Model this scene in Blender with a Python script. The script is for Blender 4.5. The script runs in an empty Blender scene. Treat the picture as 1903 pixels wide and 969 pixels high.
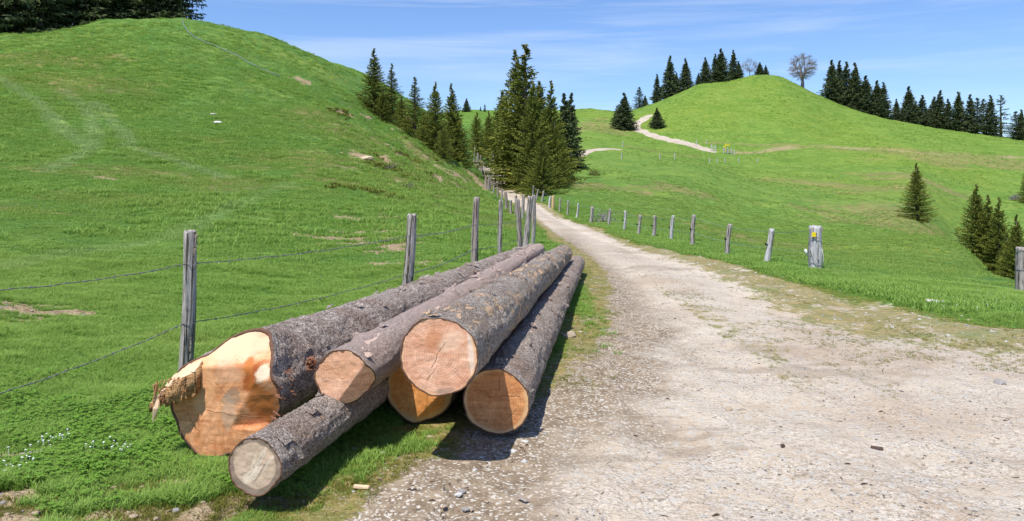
import bpy, math, random
import numpy as np
from mathutils import Vector, Matrix
random.seed(7); rng = np.random.default_rng(7)
C = bpy.context.scene.collection
scene = bpy.context.scene

# ---------------------------------------------------------------- camera, sky, sun, exposure
F, HOR, CX, EYE = 1400.0, 340.0, 951.5, 1.6       # focal length and horizon measured on a 1903 px wide picture
cam_data = bpy.data.cameras.new('camera'); cam = bpy.data.objects.new('camera', cam_data); C.objects.link(cam)
cam.location = (0, 0, EYE); cam.rotation_euler = (math.radians(90), 0, 0)
cam_data.sensor_width = 36; cam_data.lens = 36 * F / 1903
cam_data.shift_y = -(484.5 - HOR) / 1903
cam_data.clip_start = 0.1; cam_data.clip_end = 6000
scene.camera = cam
SX, SY = 0.25, 0.42                                # sun ray travels (SX, SY, -1)
el = math.atan2(1, math.hypot(SX, SY)); rot = math.atan2(-SX, -SY)
world = bpy.data.worlds.new('World'); scene.world = world; world.use_nodes = True
wn = world.node_tree.nodes; wl = world.node_tree.links; wn.clear()
sky = wn.new('ShaderNodeTexSky'); sky.sky_type = 'NISHITA'; sky.sun_disc = False
sky.sun_elevation = el; sky.sun_rotation = rot; sky.altitude = 1200; sky.air_density = 1.15; sky.dust_density = 0.4; sky.ozone_density = 2.2
wc = wn.new('ShaderNodeTexCoord'); wm = wn.new('ShaderNodeMapping'); wm.inputs['Rotation'].default_value = (0.10, 0.10, 0.5); wm.inputs['Scale'].default_value = (0.9, 1.4, 17)
wno = wn.new('ShaderNodeTexNoise'); wno.inputs['Scale'].default_value = 1.7; wno.inputs['Detail'].default_value = 9; wno.inputs['Roughness'].default_value = 0.62; wno.inputs['Distortion'].default_value = 0.25
wm2 = wn.new('ShaderNodeMapping'); wm2.inputs['Scale'].default_value = (1, 1, 2)
wn2 = wn.new('ShaderNodeTexNoise'); wn2.inputs['Scale'].default_value = 1.6; wn2.inputs['Detail'].default_value = 3
wr = wn.new('ShaderNodeValToRGB'); wr.color_ramp.elements[0].position = 0.44; wr.color_ramp.elements[1].position = 0.70
wr2 = wn.new('ShaderNodeValToRGB'); wr2.color_ramp.elements[0].position = 0.44; wr2.color_ramp.elements[1].position = 0.66
wmul = wn.new('ShaderNodeMath'); wmul.operation = 'MULTIPLY'
wmul2 = wn.new('ShaderNodeMath'); wmul2.operation = 'MULTIPLY'; wmul2.inputs[1].default_value = 0.48
wmix = wn.new('ShaderNodeMix'); wmix.data_type = 'RGBA'; wmix.inputs['B'].default_value = (7.6, 8.2, 9.0, 1)
wb = wn.new('ShaderNodeBackground'); wb.inputs['Strength'].default_value = 0.106
wo = wn.new('ShaderNodeOutputWorld')
wl.new(wc.outputs['Generated'], wm.inputs['Vector']); wl.new(wm.outputs[0], wno.inputs['Vector'])
wl.new(wc.outputs['Generated'], wm2.inputs['Vector']); wl.new(wm2.outputs[0], wn2.inputs['Vector'])
wl.new(wno.outputs['Fac'], wr.inputs['Fac']); wl.new(wn2.outputs['Fac'], wr2.inputs['Fac'])
wl.new(wr.outputs['Color'], wmul.inputs[0]); wl.new(wr2.outputs['Color'], wmul.inputs[1]); wl.new(wmul.outputs[0], wmul2.inputs[0])
wl.new(wmul2.outputs[0], wmix.inputs['Factor']); wt = wn.new('ShaderNodeMix'); wt.data_type = 'RGBA'; wt.blend_type = 'MULTIPLY'; wt.inputs['Factor'].default_value = 1; wt.inputs['B'].default_value = (0.88, 1.04, 1.34, 1); wl.new(sky.outputs['Color'], wt.inputs['A']); wl.new(wt.outputs['Result'], wmix.inputs['A'])
wl.new(wmix.outputs['Result'], wb.inputs['Color']); wl.new(wb.outputs[0], wo.inputs['Surface'])
sun_d = bpy.data.lights.new('sun', 'SUN'); sun_d.energy = 5.0; sun_d.angle = math.radians(0.53); sun_d.color = (1, 0.955, 0.87)
sun = bpy.data.objects.new('sun', sun_d); C.objects.link(sun)
sun.rotation_euler = Vector((SX, SY, -1)).to_track_quat('-Z', 'Y').to_euler()
scene.view_settings.view_transform = 'Standard'; scene.view_settings.look = 'None'
scene.view_settings.exposure = 0.26; scene.view_settings.gamma = 1

# ---------------------------------------------------------------- numpy noise
def _h(i, j, k, s):
    n = (i * 374761393 + j * 668265263 + k * 2147483647 + s * 144665) & 0x7fffffff
    n = ((n ^ (n >> 13)) * 1274126177) & 0x7fffffff
    return ((n ^ (n >> 16)) & 0xffff) / 65535.0
def vnoise(x, y, z=0.0, s=0):
    x, y, z = np.broadcast_arrays(np.asarray(x, float), np.asarray(y, float), np.asarray(z, float))
    i, j, k = np.floor(x).astype(np.int64), np.floor(y).astype(np.int64), np.floor(z).astype(np.int64)
    fx, fy, fz = x - i, y - j, z - k
    fx = fx*fx*(3-2*fx); fy = fy*fy*(3-2*fy); fz = fz*fz*(3-2*fz)
    def L(a, b, t): return a + (b-a)*t
    z0 = L(L(_h(i,j,k,s), _h(i+1,j,k,s), fx), L(_h(i,j+1,k,s), _h(i+1,j+1,k,s), fx), fy)
    if np.all(fz == 0): return z0*2-1
    z1 = L(L(_h(i,j,k+1,s), _h(i+1,j,k+1,s), fx), L(_h(i,j+1,k+1,s), _h(i+1,j+1,k+1,s), fx), fy)
    return L(z0, z1, fz)*2-1
def fbm(x, y, z=0.0, o=4, s=0, g=0.5):
    a, t, f = 1.0, 0, 1.0
    for q in range(o):
        t = t + a*vnoise(np.asarray(x)*f + 7.3*q, np.asarray(y)*f + 3.1*q, np.asarray(z)*f if np.ndim(z) else z, s+q); a *= g; f *= 2.03
    return t
def sstep(a, b, x):
    t = np.clip((x-a)/(b-a), 0, 1); return t*t*(3-2*t)

# ---------------------------------------------------------------- mesh / object helpers
def mesh_np(name, v, faces, smooth=True, mats=()):
    """faces: list of (n,k) index arrays"""
    me = bpy.data.meshes.new(name); v = np.asarray(v, np.float32)
    faces = [np.asarray(f, np.int32) for f in faces if len(f)]
    me.vertices.add(len(v)); me.vertices.foreach_set('co', v.ravel())
    lv = np.concatenate([f.ravel() for f in faces]); tot = np.concatenate([np.full(len(f), f.shape[1], np.int32) for f in faces])
    st = np.concatenate([[0], np.cumsum(tot)[:-1]]).astype(np.int32)
    me.loops.add(len(lv)); me.loops.foreach_set('vertex_index', lv)
    me.polygons.add(len(tot)); me.polygons.foreach_set('loop_start', st); me.polygons.foreach_set('loop_total', tot)
    me.polygons.foreach_set('use_smooth', np.full(len(tot), smooth, bool))
    me.update(calc_edges=True); me.validate()
    for m in mats: me.materials.append(m)
    return me
def attr(me, name, val):
    a = me.attributes.new(name, 'FLOAT', 'POINT'); a.data.foreach_set('value', np.asarray(val, np.float32))
def obj(name, me, parent=None, loc=None, rot=None):
    o = bpy.data.objects.new(name, me); C.objects.link(o)
    if parent is not None: o.parent = parent
    if loc is not None: o.location = loc
    if rot is not None: o.rotation_euler = rot
    return o
def tag(o, label=None, cat=None, group=None, kind=None):
    for k, x in (('label', label), ('category', cat), ('group', group), ('kind', kind)):
        if x: o[k] = x
    return o
def thing(name, loc, label, cat, group=None, rot=(0, 0, 0)):
    return tag(obj(name, None, None, loc, rot), label, cat, group)
class MB:
    def __init__(s): s.v = []; s.q = []; s.t = []; s.n = 0
    def add(s, v, q=(), t=()):
        b = s.n; s.v.extend(v); s.n += len(v)
        s.q.extend([tuple(i+b for i in f) for f in q]); s.t.extend([tuple(i+b for i in f) for f in t])
    def box(s, c, sz, R=None):
        p = [Vector((x*sz[0]/2, y*sz[1]/2, z*sz[2]/2)) for x in (-1, 1) for y in (-1, 1) for z in (-1, 1)]
        if R is not None: p = [R @ a for a in p]
        s.add([tuple(a + Vector(c)) for a in p], [(0,1,3,2),(4,6,7,5),(0,4,5,1),(2,3,7,6),(0,2,6,4),(1,5,7,3)])
    def tube(s, pts, rad, n=6, cap=True, jit=0):
        pts = [Vector(p) for p in pts]; m = len(pts)
        if not hasattr(rad, '__len__'): rad = [rad]*m
        v = []; ref = None
        for i, p in enumerate(pts):
            d = (pts[min(i+1, m-1)] - pts[max(i-1, 0)]).normalized()
            if ref is None: ref = d.orthogonal().normalized()
            ref = (ref - d*ref.dot(d)).normalized(); b = d.cross(ref)
            for k in range(n):
                a = 2*math.pi*k/n; r = rad[i]*(1 + (random.uniform(-jit, jit) if jit else 0))
                v.append(tuple(p + ref*math.cos(a)*r + b*math.sin(a)*r))
        q = [(i*n+k, i*n+(k+1) % n, (i+1)*n+(k+1) % n, (i+1)*n+k) for i in range(m-1) for k in range(n)]
        t = []
        if cap:
            v.append(tuple(pts[0])); v.append(tuple(pts[-1]))
            for k in range(n):
                t.append((m*n, (k+1) % n, k)); t.append((m*n+1, (m-1)*n+k, (m-1)*n+(k+1) % n))
        s.add(v, q, t)
    def mesh(s, name, mat, smooth=False):
        return mesh_np(name, s.v, [np.array(s.q).reshape(-1, 4), np.array(s.t).reshape(-1, 3)], smooth, [mat] if mat else [])

# ---------------------------------------------------------------- material builder
class N:
    def __init__(s, name):
        s.m = bpy.data.materials.new(name); s.m.use_nodes = True; s.t = s.m.node_tree; s.t.nodes.clear()
        s.out = s.t.nodes.new('ShaderNodeOutputMaterial')
    def nd(s, ty, **k):
        n = s.t.nodes.new(ty)
        for a, b in k.items(): setattr(n, a, b)
        return n
    def put(s, sock, v):
        if isinstance(v, bpy.types.NodeSocket): s.t.links.new(v, sock)
        elif v is not None:
            if isinstance(v, (tuple, list)) and len(v) == 3 and sock.type == 'RGBA': v = (*v, 1)
            sock.default_value = v
    def pos(s): return s.nd('ShaderNodeNewGeometry').outputs['Position']
    def oco(s): return s.nd('ShaderNodeTexCoord').outputs['Object']
    def at(s, name): return s.nd('ShaderNodeAttribute', attribute_name=name).outputs['Fac']
    def map(s, v, sc=(1,1,1), rot=(0,0,0), loc=(0,0,0)):
        n = s.nd('ShaderNodeMapping'); s.put(n.inputs['Vector'], v); n.inputs['Scale'].default_value = sc; n.inputs['Rotation'].default_value = rot; n.inputs['Location'].default_value = loc
        return n.outputs[0]
    def noise(s, v, sc, det=4, ro=0.55, dist=0):
        n = s.nd('ShaderNodeTexNoise'); s.put(n.inputs['Vector'], v); n.inputs['Scale'].default_value = sc
        n.inputs['Detail'].default_value = det; n.inputs['Roughness'].default_value = ro; n.inputs['Distortion'].default_value = dist
        return n.outputs['Fac']
    def vor(s, v, sc, feat='F1', out='Distance', rnd=1):
        n = s.nd('ShaderNodeTexVoronoi', feature=feat); s.put(n.inputs['Vector'], v); n.inputs['Scale'].default_value = sc; n.inputs['Randomness'].default_value = rnd
        return n.outputs[out]
    def ramp(s, f, stops):
        n = s.nd('ShaderNodeValToRGB'); e = n.color_ramp.elements
        while len(e) < len(stops): e.new(0.5)
        for i, (p, c) in enumerate(stops):
            e[i].position = p; e[i].color = (*c, 1) if isinstance(c, (tuple, list)) else (c, c, c, 1)
        s.put(n.inputs[0], f); return n.outputs[0]
    def mix(s, f, a, b, mode='MIX'):
        n = s.nd('ShaderNodeMix', data_type='RGBA', blend_type=mode); s.put(n.inputs['Factor'], f)
        s.put(n.inputs['A'], a); s.put(n.inputs['B'], b); return n.outputs['Result']
    def ma(s, op, a, b=None, c=None, clamp=False):
        n = s.nd('ShaderNodeMath', operation=op, use_clamp=clamp); s.put(n.inputs[0], a)
        if b is not None: s.put(n.inputs[1], b)
        if c is not None: s.put(n.inputs[2], c)
        return n.outputs[0]
    def rng(s, f, a, b, c=0.0, d=1.0, smooth=True):
        n = s.nd('ShaderNodeMapRange', interpolation_type='SMOOTHSTEP' if smooth else 'LINEAR'); s.put(n.inputs['Value'], f)
        for i, x in zip(('From Min', 'From Max', 'To Min', 'To Max'), (a, b, c, d)): s.put(n.inputs[i], x)
        return n.outputs[0]
    def sep(s, v):
        n = s.nd('ShaderNodeSeparateXYZ'); s.put(n.inputs[0], v); return n.outputs
    def comb(s, x, y, z):
        n = s.nd('ShaderNodeCombineXYZ')
        for i, a in enumerate((x, y, z)): s.put(n.inputs[i], a)
        return n.outputs[0]
    def bump(s, h, st, dist, nrm=None):
        n = s.nd('ShaderNodeBump'); s.put(n.inputs['Height'], h); n.inputs['Strength'].default_value = st; n.inputs['Distance'].default_value = dist
        if nrm is not None: s.put(n.inputs['Normal'], nrm)
        return n.outputs[0]
    def fin(s, col, rough=0.85, nrm=None, spec=0.25, trans=None, metal=0):
        b = s.nd('ShaderNodeBsdfPrincipled'); s.put(b.inputs['Base Color'], col); s.put(b.inputs['Roughness'], rough)
        b.inputs['Specular IOR Level'].default_value = spec; b.inputs['Metallic'].default_value = metal
        if nrm is not None: s.put(b.inputs['Normal'], nrm)
        o = b.outputs[0]
        if trans is not None:
            tr = s.nd('ShaderNodeBsdfTranslucent'); s.put(tr.inputs[0], trans[1]); mx = s.nd('ShaderNodeMixShader'); mx.inputs[0].default_value = trans[0]
            s.t.links.new(o, mx.inputs[1]); s.t.links.new(tr.outputs[0], mx.inputs[2]); o = mx.outputs[0]
        s.t.links.new(o, s.out.inputs[0]); return s.m
# ---------------------------------------------------------------- terrain shape (heights in metres, fitted through surveyed spots)
def pz(py, Y): return EYE - (py - HOR) * Y / F
def pxx(px, Y): return (px - CX) / F * Y
SPOT = []
def S(px, *pairs):
    for py, Y in pairs: SPOT.append((pxx(px, Y), Y, pz(py, Y)))
def W(*pts): SPOT.extend(pts)
# level ground round the camera, the logs and the road
W((-12,-8,.6),(-5,-8,.1),(0,-8,0),(6,-8,0),(14,-8,-.3),(-3.0,0,.06),(0,0,0),(5,0,0),(12,0,-.3),(-1.5,3.6,0),(0,3.5,0),(3,4,0),(-1.7,5,.03),(-.6,5,0),(0,6,0),(2,6,0),(4,6,0),(-.9,8,.05),(.5,9,0),(2.5,9,0),(4.4,9,-.02),
  (0,13,.10),(1.5,13,0),(3,14,0),(1.2,18,.03),(2.2,20,.0),(1.6,27,0),(1.4,36,.08),(.8,45,.35))
S(200,(960,3.6),(780,5.1),(640,7.3),(505,12),(405,18),(290,27),(175,40),(85,55),(38,66)); W((pxx(200,100),100,12))
S(340,(760,5.3),(640,7.4),(500,12),(395,19),(285,29),(165,45),(85,57),(32,68)); W((pxx(340,100),100,12))
S(0,(960,3.55),(760,5.2),(620,7.3),(495,11.5),(400,17),(300,25),(190,36),(110,50),(67,60)); W((pxx(0,100),100,12))
S(-400,(700,5),(480,11),(300,22),(180,38),(90,60)); W((pxx(-400,110),110,12))
S(-1100,(650,5),(420,11),(240,24),(120,45),(60,70))
S(500,(640,7.6),(500,12.5),(390,20),(290,31),(190,46),(115,60),(67,71)); W((pxx(500,105),105,10))
S(620,(500,13),(400,20),(300,31),(215,46),(155,62),(118,74))
S(690,(480,13.8),(400,20.5),(320,31),(262,43),(218,58),(170,68),(142,76)); W((pxx(690,110),110,10))
S(760,(460,15),(395,22),(335,32),(292,43),(262,54),(222,67),(190,80))
S(830,(455,15.5),(400,23),(350,35),(322,47),(300,58),(262,73),(228,90)); W((pxx(830,120),120,10))
S(875,(385,28),(350,42),(328,55),(300,70),(262,85),(225,130),(207,165))
S(905,(372,42),(349,60),(328,73),(300,88),(215,160),(206,200))
S(935,(372,50),(350,65),(328,78),(300,95))
S(985,(378,47),(350,60),(325,78),(300,98),(240,160),(208,230))
S(1045,(405,36),(388,42),(360,55),(330,80),(298,110),(270,140),(235,190),(206,250))
S(1100,(413,30.5),(385,40),(350,60),(310,95),(278,126),(240,180),(206,255)); W((pxx(1050,300),300,20),(pxx(1050,420),420,20))
S(1160,(427,25.5),(395,40),(350,65),(300,108),(274,137),(238,190),(210,240))
S(1220,(440,22),(405,38),(350,70),(303,110),(282,145),(255,178),(232,190),(195,212))
S(1300,(458,18.6),(425,35),(350,74),(308,110),(282,155),(230,185),(157,222))
S(1400,(482,15.6),(458,26),(430,46),(385,75),(335,112),(285,160),(215,190),(160,215),(139,228))
S(1450,(492,14.5),(465,26),(435,46),(385,76),(335,112),(286,160),(210,192),(160,215),(142,228))
W((pxx(1400,290),290,18),(pxx(1400,400),400,15),(pxx(1250,290),290,16))
S(1550,(510,13.1),(483,27),(442,50),(395,80),(340,115),(286,162),(235,195),(189,224))
S(1620,(522,12.2),(485,29),(445,50),(405,76),(345,115),(287,163),(240,195),(213,222))
S(1700,(532,11.6),(490,28),(448,48),(411,70),(375,92),(335,122),(288,166),(250,196),(231,218))
S(1785,(543,11),(505,22),(472,35),(461,42),(285,172),(262,198),(245,214)); W((pxx(1785,62),62,-5.0)); S(1785,(452,84),(400,105),(340,140))
S(1850,(552,10.5),(525,17),(514,20),(287,176),(268,198),(256,211)); W((pxx(1850,45),45,-5.6),(pxx(1850,66),66,-7.6)); S(1850,(478,86),(400,112),(340,145))
S(1903,(562,10),(545,13.5),(289,178),(263,210)); W((pxx(1903,28),28,-3.4),(pxx(1903,60),60,-8)); S(1903,(470,90),(385,118),(335,150))
S(2300,(640,7.5),(600,10)); W((pxx(2300,25),25,-5),(pxx(2300,60),60,-9)); S(2300,(470,95),(385,125),(270,215))
W((60,25,-6),(120,60,-10),(200,120,-4),(250,220,20),(pxx(1600,300),300,12),(pxx(1850,300),300,10),(pxx(2500,300),300,10))
W((-200,300,10),(-400,600,15),(0,600,25),(300,600,20),(700,600,15),(0,1600,30),(-1500,1600,30),(1500,1600,30),(-250,100,14),(-150,20,6))
SP = np.array(SPOT)
def _uv(X, Y):
    D = np.maximum(np.asarray(Y, float), -11) + 14.0
    return 3.0*np.asarray(X, float)/D, np.log(D), D
_u, _v, _d = _uv(SP[:,0], SP[:,1])
def _phi(r2): return 0.5*r2*np.log(r2 + 1e-9)
_n = len(SP); _A = np.zeros((_n+3, _n+3))
_A[:_n,:_n] = _phi((_u[:,None]-_u)**2 + (_v[:,None]-_v)**2) + np.eye(_n)*0.0006
_A[:_n,_n:] = np.stack([np.ones(_n), _u, _v], 1); _A[_n:,:_n] = _A[:_n,_n:].T
_w = np.linalg.solve(_A, np.concatenate([SP[:,2]/_d, np.zeros(3)]))
XL = np.array([(-12,-1.3),(3.4,-1.05),(4,-.9),(4.9,-.55),(6.2,.1),(8,.6),(10.2,.95),(13.6,1.35),(17.2,1.3),(20.4,1.1),(25,.95),(34.5,.6),(45,-.1),(55,-1.0),(62,-1.7),(70,-2.7),(76,-2.9)])
XR = np.array([(-12,9),(5.8,8.2),(7.2,6.2),(8.6,5.0),(11.8,4.5),(14.9,4.1),(18.7,3.3),(25,2.95),(32,2.7),(43,2.1),(52,1.35),(58,.7),(64,0),(70,-.6),(76,-1.0)])
def seg_dist(X, Y, pts):
    d = np.full(np.shape(X), 1e9)
    for (a, b), (c, e) in zip(pts[:-1], pts[1:]):
        t = np.clip(((X-a)*(c-a) + (Y-b)*(e-b))/((c-a)**2 + (e-b)**2), 0, 1)
        d = np.minimum(d, np.hypot(X-a-t*(c-a), Y-b-t*(e-b)))
    return d
ROAD2 = [(-1.9,72),(-1.9,76),(-.8,82),(1.5,92),(5,104),(8.5,113),(12,123),(17.5,130)]
PATH = [(41.5,158),(36.7,172),(33,181),(30.6,188),(31.5,194),(36,200)]
def road_sd(X, Y):
    """signed metres inside the gravel (positive) of the main road"""
    a = np.minimum(X - np.interp(Y, XL[:,0], XL[:,1]), np.interp(Y, XR[:,0], XR[:,1]) - X)
    a = np.where(Y > 76, -9, a)
    return np.maximum(a, 1.7 - seg_dist(X, Y, ROAD2))
def rut_mask(X, Y):
    u = (X - np.interp(Y, XL[:,0], XL[:,1]))/(np.interp(Y, XR[:,0], XR[:,1]) - np.interp(Y, XL[:,0], XL[:,1])) + .04*fbm(Y*.25, X*.2, o=2, s=88)
    return (np.exp(-((u-.27)/.11)**2) + np.exp(-((u-.70)/.10)**2))*sstep(5, 11, Y)*(1-sstep(70, 76, Y))
def H(X, Y):
    X = np.asarray(X, float); Y = np.asarray(Y, float); sh = np.broadcast(X, Y).shape
    X = np.broadcast_to(X, sh).ravel(); Y = np.broadcast_to(Y, sh).ravel(); out = np.empty(len(X))
    for i in range(0, len(X), 40000):
        x, y = X[i:i+40000], Y[i:i+40000]; u, v, d = _uv(x, y)
        z = (_phi((u[:,None]-_u)**2 + (v[:,None]-_v)**2) @ _w[:_n] + _w[_n] + _w[_n+1]*u + _w[_n+2]*v)*d
        rd = sstep(-.3, .5, road_sd(x, y))
        far = sstep(8, 60, y)
        z += (0.018 + .0*far)*fbm(x*1.3, y*1.3, o=3, s=3) + far*(1-rd)*(0.16*fbm(x*.23, y*.23, o=3, s=9) + .09*fbm(x*.9, y*.9, o=2, s=5) + .045*fbm(x*1.6, y*3.2, o=2, s=6))
        bank = np.exp(-((x + y*.125)/(3+y*.06))**2) * sstep(26, 38, y) * (1-sstep(62, 75, y)) * (1-rd)
        z += bank*(0.30*fbm(x*.55, y*.4, o=4, s=21, g=.6))
        z += np.where(rd > 0, .02*rd*fbm(x*3, y*1.5, o=3, s=31), 0)
        z -= .03*rut_mask(x, y)
        out[i:i+40000] = z
    return out.reshape(sh)
def gz(x, y): return float(H(np.array([x]), np.array([y]))[0])
_Ys = np.exp(np.linspace(math.log(3.0), math.log(280), 900))
def spot(px, py):
    """where the sight line through this spot of the survey meets the ground"""
    X = pxx(px, _Ys); d = pz(py, _Ys) - H(X, _Ys); k = np.argmax(d < 0)
    if d[k] >= 0: k = len(_Ys)-1
    if k > 0:
        t = d[k-1]/(d[k-1]-d[k]+1e-9); Y = _Ys[k-1] + t*(_Ys[k]-_Ys[k-1])
    else: Y = _Ys[0]
    return pxx(px, Y), Y, gz(pxx(px, Y), Y)

# terrain grid
sv = np.concatenate([-np.geomspace(6, .82, 46), np.linspace(-.8, .8, 620), np.geomspace(.82, 6, 46)])
yv = np.concatenate([np.linspace(-4, 2.6, 24), np.geomspace(2.7+5, 18+5, 330)-5, np.geomspace(18.2, 130, 250), np.geomspace(131, 270, 150), np.geomspace(275, 2500, 40)])
GX = sv[None,:]*(yv[:,None]+5); GY = np.broadcast_to(yv[:,None], GX.shape)
GZ = H(GX, GY)
def ellm(X, Y, cx, cy, rx, ry, ang=0, nz=.5, sc=2.0, s=0):
    ca, sa = math.cos(ang), math.sin(ang); dx, dy = X-cx, Y-cy
    r = np.hypot((dx*ca+dy*sa)/rx, (-dx*sa+dy*ca)/ry) + nz*fbm(X*sc/rx, Y*sc/ry, o=3, s=50+s)
    return 1 - sstep(.6, 1.1, r)
def dirt_mask(X, Y):
    m = np.zeros(np.shape(X))
    L = [(20,572,1.2,.55),(60,600,.7,.25),(645,405,.55,.5),(720,402,.6,.5),(700,432,1.4,.5),(745,455,.7,1.1),(640,445,1.6,.35),(655,452,.8,.3),(725,490,.6,.35),(700,465,.6,.3),(200,332,1.0,.3),(790,488,.5,.5),
         (600,440,1.0,.3),(240,915,.22,.16),(310,895,.3,.12),(100,930,.25,.1),(840,318,1.6,2.5),(830,325,2.0,1.2),(745,255,1.6,.8),(685,295,1.3,1.0),(640,210,1.6,1.5),(560,150,1.2,1),(885,330,1.5,3),(895,345,.8,2),(1740,558,.5,.3),(1650,540,.7,.3)]
    for i, (px, py, rx, ry) in enumerate(L):
        rx, ry = rx*.72, ry*.72
        x, y, z = spot(px, py); near = (np.abs(X-x) < 3*rx+1) & (np.abs(Y-y) < 3*ry+1)
        if near.any(): m[near] = np.maximum(m[near], ellm(X[near], Y[near], x, y, rx, ry, 0, .95, 3.4, i))
    bk = np.exp(-((X + Y*.125)/(2.5+Y*.06))**2)*sstep(24, 34, Y)*(1-sstep(62, 75, Y))*(X < -2.2-.02*Y); m = np.maximum(m, bk*sstep(.50, .72, fbm(X*1.1, Y*.7, o=4, s=66)))
    band = sstep(-.2, .25, fbm(X*1.9, Y*2.6, o=4, s=71))*(1-sstep(3.85, 4.45, Y + .25*X + .35))*sstep(-4.2, -2.6, X)*(X < .5)*(Y > 3)
    m = np.maximum(m, .72*band)
    return m
def tan_mask(X, Y):
    """dry, brownish grass"""
    m = np.zeros(np.shape(X))
    for i, (px, py, rx, ry) in enumerate([(1650,390,6,9),(1790,300,20,8),(1500,273,26,1.2),(1700,280,22,1.2),(1240,285,9,3),(1110,235,9,14),(1250,350,4,4),(1090,340,4,7),(1600,350,14,8),(1700,330,10,8),(1870,300,9,3),
        (640,240,4,4),(700,270,3,4),(600,300,6,3),(800,330,4,8),(860,330,3,9),(290,330,4.5,1.2),(240,375,3,.9),(20,390,2.5,.6),(120,160,5,4),(60,110,6,3),(420,640,1,.3),(1120,420,1,2),(770,360,5,5),(1380,440,5,5),(1660,420,5,9)]):
        x, y, z = spot(px, py); m = np.maximum(m, .9*ellm(X, Y, x, y, rx, ry, 0, .7, 2.2, 80+i))
    return m
T1 = [spot(*p)[:2] for p in [(-20,138),(0,145),(30,165),(70,190),(100,220),(120,245),(150,262),(168,276)]]
T2 = [spot(*p)[:2] for p in [(120,170),(150,195),(168,218),(179,245),(178,262),(160,285),(90,318)]]
T3 = [spot(*p)[:2] for p in [(175,190),(200,215),(230,245),(243,262),(240,272),(300,290),(420,330)]]
T4 = [spot(*p)[:2] for p in [(0,500),(120,470),(240,455),(330,440),(420,390),(540,340)]]
def twin(X, Y, T):
    d = seg_dist(X, Y, T) + .12*fbm(X*.8, Y*.8, o=2, s=44); return (1-sstep(.12, .48, d))*(.8+.2*fbm(X*1.5, Y*1.5, o=2, s=45))
SDF = road_sd(GX, GY)
ROADN = SDF + .16*fbm(GX*2.2, GY*1.1, o=4, s=11)
PSD = 1.5 - seg_dist(GX, GY, PATH) + .3*fbm(GX*.9, GY*.9, o=2, s=12)
DIRT = dirt_mask(GX, GY); TAN = tan_mask(GX, GY)
TRACK = np.zeros(GX.shape)
for T in (T1, T2, T3, T4): TRACK = np.maximum(TRACK, twin(GX, GY, T))
# mossy, thin verge with trodden stones
def verge_mask(X, Y, sd):
    r = (1-sstep(-.9, -.1, -sd-.15))*0
    w = .35 + .9*sstep(5, 9, Y)*(1-sstep(18, 26, Y))
    right = (X > 2.2)
    inner = np.where(right, np.interp(Y, [5, 7, 12, 16, 22, 40], [3.0, 3.2, 1.5, .8, .4, .3]), np.where(Y < 4.4, .35, .65))
    outer = np.where(right, .35, np.where(Y < 7, .55, .3))
    return sstep(-outer, -outer*.3, sd)*(1 - sstep(inner*.4, inner, sd))
VERGE = verge_mask(GX, GY, SDF)
# geometry: keep the soil patches slightly sunken and rough
GZ = GZ - .015*DIRT + DIRT*.03*fbm(GX*6, GY*6, o=3, s=61)
PTRK = [spot(*p)[:2] for p in [(1362,284),(1440,278),(1530,273),(1640,277),(1760,288),(1903,293)]]
PTR2 = [spot(*p)[:2] for p in [(1060,228),(1100,228),(1150,232)]]
FT = np.maximum(1-sstep(.8, 2.4, seg_dist(GX, GY, PTRK)), 1-sstep(.6, 2.0, seg_dist(GX, GY, PTR2))); DIRT = np.maximum(DIRT, .53*FT*(.75+.5*fbm(GX*.12, GY*.12, o=3, s=78)))
TAN = np.maximum(TAN, .9*FT*(.55+.45*fbm(GX*.35, GY*.35, o=2, s=77)))

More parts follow.
